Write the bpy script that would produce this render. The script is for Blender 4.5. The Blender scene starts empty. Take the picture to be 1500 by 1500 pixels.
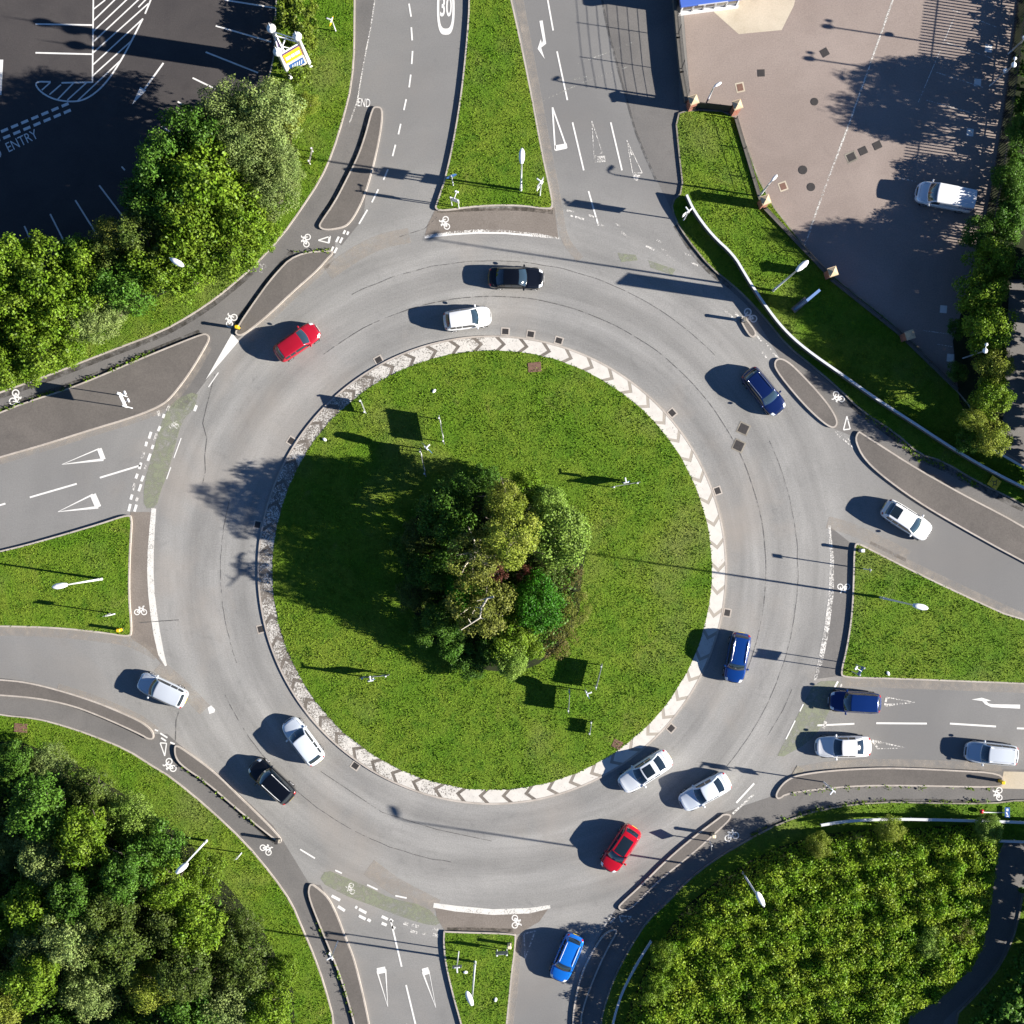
import bpy, math, random
import numpy as np
from mathutils import Vector, Matrix, noise as mnoise
from mathutils.geometry import tessellate_polygon

PI = math.pi
S = 17.5            # photograph pixels per metre on the ground
H = 130.0           # height of the drone camera
RX, RY = 721.0, 835.0
sc = bpy.context.scene
C = sc.collection
random.seed(7)

def P(px, py, z=0.0):
    """ground-plan position (metres) of something at height z seen at photo pixel px,py from the drone"""
    k = (1 - z / H) / S
    return ((px - 750) * k, (750 - py) * k)

def V3(px, py, z=0.0):
    x, y = P(px, py); return Vector((x, y, z))

# ------------------------------------------------------------------ materials
def new_mat(name):
    m = bpy.data.materials.new(name); m.use_nodes = True
    nt = m.node_tree; b = nt.nodes['Principled BSDF']
    return m, nt, b

def rgba(c): return (c[0], c[1], c[2], 1)

def simple(name, col, rough=0.6, metal=0.0, coat=0.0, spec=0.5, var=0.0, scale=8.0):
    m, nt, b = new_mat(name)
    b.inputs['Base Color'].default_value = rgba(col)
    b.inputs['Roughness'].default_value = rough
    b.inputs['Metallic'].default_value = metal
    b.inputs['Coat Weight'].default_value = coat
    b.inputs['Coat Roughness'].default_value = 0.06
    b.inputs['Specular IOR Level'].default_value = spec
    if var > 0:
        g = nt.nodes.new('ShaderNodeNewGeometry'); n = nt.nodes.new('ShaderNodeTexNoise')
        n.inputs['Scale'].default_value = scale; n.inputs['Detail'].default_value = 6
        nt.links.new(g.outputs['Position'], n.inputs['Vector'])
        mx = nt.nodes.new('ShaderNodeMix'); mx.data_type = 'RGBA'
        mx.inputs[6].default_value = rgba([c * (1 - var) for c in col])
        mx.inputs[7].default_value = rgba([min(1, c * (1 + var)) for c in col])
        nt.links.new(n.outputs[0], mx.inputs[0]); nt.links.new(mx.outputs[2], b.inputs['Base Color'])
    return m

class NB:
    """little node-builder"""
    def __init__(s, nt):
        s.nt = nt; s.geo = nt.nodes.new('ShaderNodeNewGeometry')
    def lk(s, a, b): s.nt.links.new(a, b)
    def noise(s, scale, detail=4, rough=0.55, dist=0.0, vec=None):
        n = s.nt.nodes.new('ShaderNodeTexNoise')
        n.inputs['Scale'].default_value = scale; n.inputs['Detail'].default_value = detail
        n.inputs['Roughness'].default_value = rough; n.inputs['Distortion'].default_value = dist
        s.lk(vec if vec is not None else s.geo.outputs['Position'], n.inputs['Vector'])
        return n.outputs[0]
    def ramp(s, fac, a, b, lo=0.0, hi=1.0):
        n = s.nt.nodes.new('ShaderNodeMapRange'); n.clamp = True
        n.inputs[1].default_value = a; n.inputs[2].default_value = b
        n.inputs[3].default_value = lo; n.inputs[4].default_value = hi
        s.lk(fac, n.inputs[0]); return n.outputs[0]
    def mix(s, fac, a, b, mode='MIX'):
        n = s.nt.nodes.new('ShaderNodeMix'); n.data_type = 'RGBA'; n.blend_type = mode
        for v, i in ((a, 6), (b, 7)):
            if isinstance(v, (tuple, list)): n.inputs[i].default_value = rgba(v)
            else: s.lk(v, n.inputs[i])
        if isinstance(fac, (int, float)): n.inputs[0].default_value = fac
        else: s.lk(fac, n.inputs[0])
        return n.outputs[2]
    def math(s, op, a, b=None, c=None):
        n = s.nt.nodes.new('ShaderNodeMath'); n.operation = op
        for i, v in enumerate((a, b, c)):
            if v is None: continue
            if isinstance(v, (int, float)): n.inputs[i].default_value = v
            else: s.lk(v, n.inputs[i])
        return n.outputs[0]
    def sep(s):
        n = s.nt.nodes.new('ShaderNodeSeparateXYZ'); s.lk(s.geo.outputs['Position'], n.inputs[0])
        return n.outputs[0], n.outputs[1], n.outputs[2]
    def gray(s, v):
        n = s.nt.nodes.new('ShaderNodeCombineColor')
        for i in range(3): s.lk(v, n.inputs[i])
        return n.outputs[0]
    def bump(s, h, strength, dist, bsdf):
        n = s.nt.nodes.new('ShaderNodeBump'); n.inputs['Strength'].default_value = strength
        n.inputs['Distance'].default_value = dist
        s.lk(h, n.inputs['Height']); s.lk(n.outputs[0], bsdf.inputs['Normal'])

def tarmac(name, c1, c2, big=0.12, speck=0.25, rough=0.85, ring=False, stain=0.35):
    m, nt, b = new_mat(name); n = NB(nt)
    a = n.ramp(n.noise(big, 5, 0.6, 0.6), 0.32, 0.68)
    col = n.mix(a, c1, c2)
    f = n.ramp(n.noise(9.0, 6, 0.75), 0.25, 0.75, 1 - speck, 1 + speck)
    col = n.mix(1.0, col, n.gray(f), 'MULTIPLY')
    st = n.ramp(n.noise(0.55, 8, 0.7, 1.2), 0.55, 0.75)
    col = n.mix(n.math('MULTIPLY', st, stain), col, tuple(x * 0.62 for x in c1))
    if ring:   # tyre-polished bands that follow the carriageway round the island, and dusty strips between them
        x, y, z = n.sep()
        cx, cy = P(RX, RY)
        dx = n.math('SUBTRACT', x, cx); dy = n.math('SUBTRACT', y, cy)
        r = n.math('SQRT', n.math('ADD', n.math('MULTIPLY', dx, dx), n.math('MULTIPLY', dy, dy)))
        rj = n.math('ADD', r, n.math('MULTIPLY', n.math('SUBTRACT', n.noise(0.05, 3), 0.5), 6.0))
        w = n.math('SINE', n.math('MULTIPLY', rj, 2 * PI / 3.6))
        near = n.ramp(r, 27.5, 33.0, 1.0, 0.25)
        k = n.math('MULTIPLY_ADD', n.math('MULTIPLY', w, near), 0.10, 1.0)
        col = n.mix(1.0, col, n.gray(k), 'MULTIPLY')
        th = n.math('ARCTAN2', dy, dx); cv = nt.nodes.new('ShaderNodeCombineXYZ')
        nt.links.new(n.math('MULTIPLY', r, 1.3), cv.inputs[0]); nt.links.new(n.math('MULTIPLY', th, 2.2), cv.inputs[1])
        sn = n.noise(1.0, 5, 0.65, vec=cv.outputs[0])
        sk = n.math('MULTIPLY_ADD', n.math('MULTIPLY', n.ramp(sn, 0.3, 0.7, -1, 1), near), 0.13, 1.0)
        col = n.mix(1.0, col, n.gray(sk), 'MULTIPLY')
        oil = n.math('MULTIPLY', n.ramp(n.noise(0.9, 7, 0.75, 0.8), 0.60, 0.74), 0.45)
        col = n.mix(oil, col, (0.12, 0.118, 0.115))
        dust = n.math('MULTIPLY', n.ramp(n.noise(0.085, 4, 0.6, 0.4), 0.52, 0.72), 0.55)
        col = n.mix(dust, col, (0.315, 0.275, 0.235))
        # older, darker surfacing towards the arms
        arm = n.math('MULTIPLY', n.ramp(r, 28.5, 36.0), n.ramp(n.noise(0.04, 2), 0.35, 0.6, 0.35, 0.8))
        col = n.mix(arm, col, (0.150, 0.147, 0.144))
    nt.links.new(col, b.inputs['Base Color'])
    b.inputs['Roughness'].default_value = rough
    b.inputs['Specular IOR Level'].default_value = 0.25
    n.bump(n.noise(22.0, 5, 0.8), 0.35, 0.02, b)
    return m

def paint(name, col, wear=0.35, scale=5.0, left_wear=0.0, soft=0.04, amax=1.0):
    """road paint with worn-through holes"""
    m, nt, b = new_mat(name); n = NB(nt)
    b.inputs['Base Color'].default_value = rgba(col); b.inputs['Roughness'].default_value = 0.7
    h = n.noise(scale, 7, 0.72, 0.3)
    big = n.noise(0.5, 3)
    v = n.math('ADD', n.math('MULTIPLY', h, 0.72), n.math('MULTIPLY', big, 0.28))
    if left_wear:
        x, y, z = n.sep()
        lw = n.ramp(n.math('ADD', x, n.math('MULTIPLY', y, -0.15)), -16, 4, left_wear, 0.0)
        v = n.math('SUBTRACT', v, lw)
    a = n.ramp(v, wear - soft, wear + soft, 0.0, amax)
    col2 = n.mix(n.ramp(n.noise(2.0, 5), 0.3, 0.7), tuple(c * 0.86 for c in col), col)
    nt.links.new(col2, b.inputs['Base Color'])
    tr = nt.nodes.new('ShaderNodeBsdfTransparent'); ms = nt.nodes.new('ShaderNodeMixShader')
    out = nt.nodes['Material Output']
    nt.links.new(a, ms.inputs[0]); nt.links.new(tr.outputs[0], ms.inputs[1]); nt.links.new(b.outputs[0], ms.inputs[2])
    nt.links.new(ms.outputs[0], out.inputs['Surface'])
    return m

def grass_mat(name, blade=False):
    m, nt, b = new_mat(name); n = NB(nt)
    g1, g2, g3 = (0.088, 0.176, 0.0080), (0.146, 0.206, 0.018), (0.060, 0.138, 0.007)
    col = n.mix(n.ramp(n.noise(0.22, 5, 0.62, 0.5), 0.36, 0.66), g1, g2)
    col = n.mix(n.ramp(n.noise(1.1, 5, 0.7), 0.48, 0.72), col, g3)
    col = n.mix(n.math('MULTIPLY', n.ramp(n.noise(0.35, 6, 0.7, 0.8), 0.60, 0.78), 0.5), col, (0.20, 0.175, 0.060))
    col = n.mix(n.math('MULTIPLY', n.ramp(n.noise(0.1, 4, 0.6), 0.54, 0.72), 0.55), col, (0.165, 0.175, 0.055))
    if blade:
        k = n.ramp(n.geo.outputs['Random Per Island'], 0, 1, 0.70, 1.45)
    else:
        k = n.ramp(n.noise(7.0, 6, 0.8), 0.25, 0.75, 0.55, 1.35)
    col = n.mix(1.0, col, n.gray(k), 'MULTIPLY')
    nt.links.new(col, b.inputs['Base Color'])
    b.inputs['Roughness'].default_value = 0.8; b.inputs['Specular IOR Level'].default_value = 0.15
    if not blade: n.bump(n.noise(6.0, 6, 0.8), 0.9, 0.12, b)
    return m

def leaf_mat(name, col, col2, trans=0.25, rough=0.5):
    m, nt, b = new_mat(name); n = NB(nt)
    r = n.geo.outputs['Random Per Island']
    c = n.mix(n.ramp(n.noise(0.7, 4), 0.35, 0.65), col, col2)
    oi = nt.nodes.new('ShaderNodeObjectInfo')
    k = n.math('MULTIPLY', n.ramp(r, 0, 1, 0.6, 1.45), n.ramp(oi.outputs['Random'], 0, 1, 0.85, 1.15))
    c = n.mix(1.0, c, n.gray(k), 'MULTIPLY')
    nt.links.new(c, b.inputs['Base Color'])
    b.inputs['Roughness'].default_value = rough; b.inputs['Specular IOR Level'].default_value = 0.16
    tl = nt.nodes.new('ShaderNodeBsdfTranslucent'); nt.links.new(c, tl.inputs[0])
    ms = nt.nodes.new('ShaderNodeMixShader'); ms.inputs[0].default_value = trans
    nt.links.new(b.outputs[0], ms.inputs[1]); nt.links.new(tl.outputs[0], ms.inputs[2])
    nt.links.new(ms.outputs[0], nt.nodes['Material Output'].inputs['Surface'])
    return m

M = {}
M['road'] = tarmac('road_asphalt', (0.218, 0.213, 0.203), (0.274, 0.265, 0.250), speck=0.30, ring=True)
M['path'] = tarmac('path_asphalt', (0.128, 0.122, 0.116), (0.168, 0.158, 0.148), big=0.2)
M['island'] = tarmac('island_asphalt', (0.108, 0.097, 0.088), (0.140, 0.125, 0.112), big=0.25)
M['overrun'] = tarmac('overrun_setts', (0.165, 0.142, 0.122), (0.205, 0.177, 0.152), big=0.3, speck=0.35)
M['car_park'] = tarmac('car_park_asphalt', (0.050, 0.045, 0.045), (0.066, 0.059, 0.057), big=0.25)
M['yard'] = tarmac('yard_asphalt', (0.228, 0.184, 0.160), (0.295, 0.242, 0.212), big=0.12, stain=0.25)
M['concrete'] = tarmac('concrete', (0.42, 0.36, 0.27), (0.52, 0.46, 0.36), big=0.3, speck=0.15)
M['kerb'] = tarmac('kerb_stone', (0.34, 0.30, 0.26), (0.46, 0.41, 0.36), big=0.6, speck=0.2, stain=0.3)
M['kerb_dark'] = tarmac('weathered_kerb', (0.16, 0.145, 0.12), (0.30, 0.27, 0.22), big=0.9, speck=0.3)
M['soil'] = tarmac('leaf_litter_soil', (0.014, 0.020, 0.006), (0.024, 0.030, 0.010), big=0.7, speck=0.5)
M['grass'] = grass_mat('mown_grass'); M['blade'] = grass_mat('grass_blades', True)
M['setts'] = tarmac('apron_setts', (0.115, 0.100, 0.085), (0.185, 0.160, 0.135), big=1.2, speck=0.4)
def pale_side(m):   # the setts on the right hand half are newer and paler
    nt = m.node_tree; n = NB(nt); b = nt.nodes['Principled BSDF']; src = b.inputs['Base Color'].links[0].from_socket
    x, y, z = n.sep(); f = n.ramp(n.math('ADD', x, n.math('MULTIPLY', n.noise(0.3, 4), 5.0)), 4.0, 14.0, 0.0, 0.75)
    nt.links.new(n.mix(f, src, (0.42, 0.375, 0.315)), b.inputs['Base Color'])
pale_side(M['setts'])
M['white'] = paint('road_paint_white', (0.74, 0.72, 0.68), 0.33)
M['worn'] = paint('road_paint_worn', (0.70, 0.67, 0.62), 0.50, scale=7)
M['broad'] = paint('broad_line_paint', (0.66, 0.635, 0.585), 0.425, scale=9)
M['faint'] = paint('road_paint_faint', (0.42, 0.41, 0.37), 0.53, scale=6)
M['apron_white'] = paint('apron_paint', (0.60, 0.565, 0.51), 0.375, scale=8, left_wear=0.125)
M['green_lane'] = paint('green_lane_surface', (0.262, 0.280, 0.185), 0.47, scale=2.2, soft=0.10, amax=0.75)
M['tar'] = paint('tar_joint', (0.10, 0.096, 0.092), 0.48, scale=2.0, soft=0.08, amax=0.8)
M['grime'] = paint('kerb_grime', (0.040, 0.034, 0.024), 0.52, scale=1.8, soft=0.11, amax=0.8)
M['dust'] = paint('road_dust', (0.40, 0.35, 0.295), 0.50, scale=1.4, soft=0.16, amax=0.65)
M['iron'] = simple('cast_iron', (0.045, 0.040, 0.038), 0.6, 0.3, var=0.4)
M['rust'] = simple('rusty_cover', (0.16, 0.085, 0.06), 0.8, var=0.3)
M['galv'] = simple('galvanised_steel', (0.46, 0.47, 0.49), 0.45, 0.5, var=0.1)
M['pale'] = simple('pale_painted_metal', (0.60, 0.61, 0.62), 0.4, 0.0, var=0.06)
M['dark_metal'] = simple('dark_metal', (0.03, 0.032, 0.035), 0.5, 0.4)
M['sign_grey'] = simple('sign_back_grey', (0.30, 0.31, 0.32), 0.5, 0.2)
M['black'] = simple('black_plate', (0.012, 0.012, 0.012), 0.5)
M['blue_plate'] = simple('blue_plate', (0.03, 0.10, 0.30), 0.4)
M['yellow'] = simple('yellow_plastic', (0.72, 0.46, 0.01), 0.45)
M['amber'] = simple('amber_panel', (0.80, 0.42, 0.02), 0.45)
M['cream'] = simple('cream_trim', (0.75, 0.62, 0.42), 0.5)
M['purple'] = simple('purple_trim', (0.10, 0.05, 0.16), 0.5)
M['whitep'] = simple('white_panel', (0.78, 0.78, 0.78), 0.4)
M['red_plate'] = simple('red_plate', (0.45, 0.02, 0.03), 0.4)
M['bark'] = simple('bark', (0.10, 0.082, 0.062), 0.9, var=0.4)
M['pale_bark'] = simple('pale_bark', (0.42, 0.38, 0.31), 0.85, var=0.2)
M['sandstone'] = simple('sandstone_cap', (0.50, 0.38, 0.24), 0.85, var=0.15)
M['wall_dark'] = simple('weathered_wall', (0.11, 0.10, 0.085), 0.9, var=0.4, scale=3)
M['timber'] = simple('dark_timber', (0.035, 0.03, 0.027), 0.85, var=0.3)
M['lens'] = simple('lamp_lens', (0.62, 0.64, 0.68), 0.25)

def brick_mat():
    m, nt, b = new_mat('red_brick'); n = NB(nt)
    t = nt.nodes.new('ShaderNodeTexBrick'); tc = nt.nodes.new('ShaderNodeTexCoord')
    mp = nt.nodes.new('ShaderNodeMapping'); mp.inputs['Rotation'].default_value = (PI / 2, 0, 0)
    nt.links.new(tc.outputs['Object'], mp.inputs[0]); nt.links.new(mp.outputs[0], t.inputs['Vector'])
    t.inputs['Scale'].default_value = 4.5
    t.inputs['Color1'].default_value = (0.36, 0.10, 0.045, 1); t.inputs['Color2'].default_value = (0.28, 0.075, 0.04, 1)
    t.inputs['Mortar'].default_value = (0.32, 0.28, 0.24, 1); t.inputs['Mortar Size'].default_value = 0.02
    nt.links.new(t.outputs[0], b.inputs['Base Color']); b.inputs['Roughness'].default_value = 0.9
    return m
M['brick'] = brick_mat()

LEAF = {
 'maple':  leaf_mat('bright_leaves', (0.098, 0.185, 0.010), (0.145, 0.215, 0.018), 0.25),
 'willow': leaf_mat('grey_green_leaves', (0.150, 0.215, 0.058), (0.195, 0.245, 0.072), 0.25),
 'dark':   leaf_mat('dark_green_leaves', (0.050, 0.125, 0.012), (0.075, 0.150, 0.018), 0.22),
 'yew':    leaf_mat('dull_green_leaves', (0.060, 0.098, 0.016), (0.085, 0.118, 0.020), 0.2),
 'gold':   leaf_mat('yellow_green_leaves', (0.175, 0.235, 0.022), (0.215, 0.245, 0.036), 0.25),
 'olive':  leaf_mat('olive_leaves', (0.130, 0.155, 0.022), (0.160, 0.172, 0.036), 0.25),
 'pale':   leaf_mat('pale_green_leaves', (0.150, 0.250, 0.034), (0.180, 0.265, 0.046), 0.22),
 'rich':   leaf_mat('deep_green_leaves', (0.030, 0.125, 0.006), (0.044, 0.145, 0.008), 0.2),
 'brown':  leaf_mat('brown_heather', (0.105, 0.110, 0.020), (0.135, 0.105, 0.036), 0.2),
 'red':    leaf_mat('copper_leaves', (0.080, 0.022, 0.016), (0.110, 0.045, 0.026), 0.2),
}

# ------------------------------------------------------------------ mesh helpers
class MB:
    def __init__(s): s.v = []; s.f = []; s.mi = []; s.cur = 0
    def add(s, vs, fs, mi=None):
        o = len(s.v); s.v += [tuple(v) for v in vs]
        for f in fs: s.f.append([i + o for i in f]); s.mi.append(s.cur if mi is None else mi)
    def box(s, c, d, rot=0.0, mat=None, bev=0.0):
        hx, hy, hz = d[0] / 2, d[1] / 2, d[2] / 2
        if bev > 0:
            b = min(bev, hx * .9, hy * .9, hz * .9); vs = []
            for zz, ins in ((-hz, b), (-hz + b, 0), (hz - b, 0), (hz, b)):
                ax, ay = hx - ins, hy - ins
                vs += [(-ax, -ay + b, zz), (-ax + b, -ay, zz), (ax - b, -ay, zz), (ax, -ay + b, zz),
                       (ax, ay - b, zz), (ax - b, ay, zz), (-ax + b, ay, zz), (-ax, ay - b, zz)]
            fs = [list(range(7, -1, -1)), list(range(24, 32))]
            for r in range(3):
                for k in range(8):
                    fs.append([r * 8 + k, r * 8 + (k + 1) % 8, (r + 1) * 8 + (k + 1) % 8, (r + 1) * 8 + k])
        else:
            vs = [(-hx, -hy, -hz), (hx, -hy, -hz), (hx, hy, -hz), (-hx, hy, -hz),
                  (-hx, -hy, hz), (hx, -hy, hz), (hx, hy, hz), (-hx, hy, hz)]
            fs = [[3, 2, 1, 0], [4, 5, 6, 7], [0, 1, 5, 4], [1, 2, 6, 5], [2, 3, 7, 6], [3, 0, 4, 7]]
        if isinstance(rot, (int, float)): R = Matrix.Rotation(rot, 3, 'Z')
        else: R = rot
        cc = Vector(c)
        s.add([R @ Vector(v) + cc for v in vs], fs)
        return s
    def tube(s, pts, rad, n=8, cap=True):
        pts = [Vector(p) for p in pts]
        if isinstance(rad, (int, float)): rad = [rad] * len(pts)
        rings = []; up = Vector((0, 0, 1))
        for i, p in enumerate(pts):
            t = (pts[min(i + 1, len(pts) - 1)] - pts[max(i - 1, 0)]).normalized()
            a = t.cross(up)
            if a.length < 1e-3: a = Vector((1, 0, 0))
            a.normalize(); b = t.cross(a).normalized()
            rings.append([p + (a * math.cos(2 * PI * k / n) + b * math.sin(2 * PI * k / n)) * rad[i] for k in range(n)])
        vs = [v for r in rings for v in r]; fs = []
        for i in range(len(pts) - 1):
            for k in range(n):
                fs.append([i * n + k, i * n + (k + 1) % n, (i + 1) * n + (k + 1) % n, (i + 1) * n + k])
        if cap: fs += [list(range(n)), list(range((len(pts) - 1) * n + n - 1, (len(pts) - 1) * n - 1, -1))]
        s.add(vs, fs); return s
    def lathe(s, prof, c=(0, 0, 0), n=16):
        vs = []; fs = []
        for r, z in prof:
            vs += [(c[0] + r * math.cos(2 * PI * k / n), c[1] + r * math.sin(2 * PI * k / n), c[2] + z) for k in range(n)]
        for i in range(len(prof) - 1):
            for k in range(n):
                fs.append([i * n + k, i * n + (k + 1) % n, (i + 1) * n + (k + 1) % n, (i + 1) * n + k])
        fs += [list(range(n - 1, -1, -1)), list(range((len(prof) - 1) * n, len(prof) * n))]
        s.add(vs, fs); return s
    def flat(s, pts, z=0.0):
        """polygon in metres"""
        vs = [Vector((p[0], p[1], z)) for p in pts]
        tr = tessellate_polygon([vs]); fs = []
        for t in tr:
            a, b, c = (vs[i] for i in t)
            fs.append(list(t) if (b - a).cross(c - a).z > 0 else [t[0], t[2], t[1]])
        s.add(vs, fs); return s
    def prism(s, pts, z0, z1):
        n = len(pts); area = sum(pts[i][0] * pts[(i + 1) % n][1] - pts[(i + 1) % n][0] * pts[i][1] for i in range(n))
        if area < 0: pts = pts[::-1]
        s.flat(pts, z1)
        vs = [(p[0], p[1], z0) for p in pts] + [(p[0], p[1], z1) for p in pts]
        s.add(vs, [[i, (i + 1) % n, n + (i + 1) % n, n + i] for i in range(n)]); return s
    def build(s, name, mats, parent=None, smooth=False):
        me = bpy.data.meshes.new(name); me.from_pydata(s.v, [], s.f)
        if not isinstance(mats, (list, tuple)): mats = [mats]
        for m in mats: me.materials.append(m)
        if len(mats) > 1: me.polygons.foreach_set('material_index', s.mi)
        if smooth: me.polygons.foreach_set('use_smooth', [True] * len(s.f))
        me.update()
        o = bpy.data.objects.new(name, me); C.objects.link(o)
        if parent is not None: o.parent = parent
        return o

def tag(o, label=None, cat=None, group=None, kind=None):
    if label: o['label'] = label
    if cat: o['category'] = cat
    if group: o['group'] = group
    if kind: o['kind'] = kind
    return o
def thing(name, label, cat, loc=(0, 0, 0), rz=0.0, group=None):
    o = bpy.data.objects.new(name, None); C.objects.link(o); o.empty_display_size = 0.2
    o.location = loc; o.rotation_euler = (0, 0, rz)
    return tag(o, label, cat, group)
def struct(o, label=None, cat=None):
    return tag(o, label, cat, None, 'structure')

def chaikin(pts, it=2, closed=True):
    for _ in range(it):
        out = []; n = len(pts)
        for i in range(n if closed else n - 1):
            a, b = pts[i], pts[(i + 1) % n]
            out += [(a[0] * .75 + b[0] * .25, a[1] * .75 + b[1] * .25), (a[0] * .25 + b[0] * .75, a[1] * .25 + b[1] * .75)]
        if not closed: out = [pts[0]] + out + [pts[-1]]
        pts = out
    return pts
def inset(pts, d):
    """offset a ccw/cw closed metre polygon inwards by d"""
    n = len(pts)
    area = sum(pts[i][0] * pts[(i + 1) % n][1] - pts[(i + 1) % n][0] * pts[i][1] for i in range(n))
    sg = 1 if area > 0 else -1; out = []
    for i in range(n):
        a, b, c = Vector(pts[i - 1]), Vector(pts[i]), Vector(pts[(i + 1) % n])
        e1 = (b - a); e2 = (c - b)
        if e1.length < 1e-6 or e2.length < 1e-6: out.append(tuple(b)); continue
        e1.normalize(); e2.normalize()
        n1 = Vector((-e1.y, e1.x)) * sg; n2 = Vector((-e2.y, e2.x)) * sg
        m = n1 + n2
        if m.length < 0.2: m = n1
        m.normalize(); k = d / max(0.5, m.dot(n1))
        out.append(tuple(b + m * k))
    return out
def PX(pts): return [P(*p) for p in pts]

GRASS_REGIONS = []
def slab(name, pts, top_mat, h=0.18, kw=0.13, kerb='kerb', smooth=2, grass=False, top_name=None, dz=0.0):
    """raised area with a kerb round it, px outline"""
    p = PX(chaikin(pts, smooth)) if smooth else PX(pts)
    q = inset(p, kw); n = len(p); mb = MB()
    vs = [(a[0], a[1], -0.05) for a in p] + [(a[0], a[1], h) for a in p] + [(a[0], a[1], h) for a in q] + [(a[0], a[1], h - .06) for a in q]
    fs = []
    for i in range(n):
        j = (i + 1) % n
        for r in range(3): fs.append([r * n + i, r * n + j, (r + 1) * n + j, (r + 1) * n + i])
    mb.add(vs, fs)
    struct(mb.build('kerb', M[kerb]))
    t = MB(); t.flat(q, h - 0.008 + dz)
    o = struct(t.build(top_name or name, M[top_mat]))
    if grass: GRASS_REGIONS.append((np.array(q), h - 0.008 + dz, grass))
    return o
def sheet(name, pts, mat, z, smooth=0):
    p = PX(chaikin(pts, smooth)) if smooth else PX(pts)
    return struct(MB().flat(p, z).build(name, M[mat]))

# ------------------------------------------------------------------ ground
g = MB(); g.flat([(-600, -600), (600, -600), (600, 600), (-600, 600)], -0.03)
struct(g.build('ground', M['grass']))
sheet('road', [(-420, -420), (1920, -420), (1920, 1920), (-420, 1920)], 'road', 0.0)
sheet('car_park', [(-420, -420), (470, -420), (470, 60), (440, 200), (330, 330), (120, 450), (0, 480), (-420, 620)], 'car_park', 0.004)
YARD = [(1000, -420), (1700, -420), (1700, 700), (1500, 690), (1440, 640), (1395, 570), (1330, 497), (1213, 408), (1178, 370),
        (1116, 295), (1082, 200), (1070, 162), (1012, 156), (1000, 0)]
sheet('yard', YARD, 'yard', 0.006)
sheet('concrete_apron', [(1046, 18), (1082, 50), (1145, 44), (1163, 8), (1178, -60), (1040, -60)], 'concrete', 0.012)
# cycle tracks and footways (flush)
sheet('footway', [(-420, 700), (-60, 604), (0, 576), (64, 554), (160, 516), (235, 488), (320, 436), (415, 345), (470, 265), (505, 170), (516, 125), (521, 60), (521, -420),
                  (552, -420), (549, 0), (543, 40), (533, 90), (525, 140), (552, 160), (532, 320), (500, 360), (490, 350), (492, 372), (470, 395), (400, 457), (352, 494), (335, 505), (304, 555), (270, 600), (250, 596), (200, 611), (0, 672), (-60, 690), (-420, 790)], 'path', 0.004)
sheet('footway', [(-420, 880), (-60, 1000), (0, 994), (85, 1009), (187, 1046), (227, 1075), (245, 1075), (262, 1090), (317, 1131), (400, 1209), (420, 1240), (452, 1293), (470, 1297), (508, 1375), (540, 1500), (560, 1900),
                  (490, 1900), (492, 1500), (460, 1396), (428, 1321), (400, 1281), (307, 1183), (227, 1123), (133, 1075), (53, 1051), (0, 1046), (-60, 1034), (-420, 940)], 'path', 0.004)
sheet('footway', [(878, 1900), (878, 1500), (899, 1431), (947, 1348), (1003, 1292), (1097, 1228), (1153, 1199), (1207, 1183), (1287, 1173), (1447, 1176), (1500, 1170), (1900, 1160),
                  (1900, 1130), (1470, 1127), (1393, 1127), (1287, 1124), (1180, 1132), (1135, 1165), (1090, 1180), (1050, 1194), (977, 1257), (908, 1322), (880, 1368), (850, 1425), (836, 1500), (830, 1900)], 'path', 0.004)
sheet('footway', [(985, 300), (1011, 365), (1040, 398), (1094, 447), (1140, 520), (1193, 600), (1222, 628), (1252, 640), (1270, 680), (1340, 733), (1500, 825), (1900, 1030),
                  (1900, 960), (1500, 738), (1433, 706), (1345, 664), (1260, 600), (1193, 538), (1127, 474), (1070, 416), (1005, 350)], 'path', 0.004)
sheet('footway', [(882, -420), (882, 0), (891, 45), (910, 117), (931, 192), (961, 261), (985, 310), (1006, 290), (996, 165), (990, 0), (985, -420)], 'path', 0.004)
sheet('pavement', [(1470, 1130), (1900, 1140), (1900, 1165), (1466, 1155)], 'concrete', 0.010)
# cobbled overrun strips at the throats of the splitter islands
sheet('overrun', [(622, 347), (660, 343), (720, 341), (770, 344), (818, 349), (812, 304), (740, 305), (638, 306), (626, 330)], 'overrun', 0.008)
sheet('overrun', [(191, 750), (228, 750), (219, 803), (216, 865), (223, 921), (233, 965), (240, 975), (215, 950), (192, 935)], 'overrun', 0.008)
sheet('overrun', [(637, 1325), (700, 1334), (760, 1334), (806, 1327), (790, 1350), (758, 1369), (652, 1364), (640, 1345)], 'overrun', 0.008)
sheet('overrun', [(1214, 770), (1220, 817), (1218, 870), (1211, 923), (1193, 995), (1231, 990), (1240, 950), (1249, 870), (1252, 800)], 'path', 0.008)
sheet('path', [(1470, 1236), (1600, 1230), (1600, 1290), (1497, 1287), (1484, 1361), (1463, 1409), (1433, 1447), (1383, 1495), (1360, 1600), (1290, 1600), (1324, 1490), (1367, 1470), (1415, 1427), (1437, 1392), (1450, 1339), (1456, 1273)], 'path', 0.008)
sheet('path', [(1480, 400), (1700, 400), (1700, 720), (1520, 690), (1460, 655), (1470, 600)], 'path', 0.010)

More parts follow.
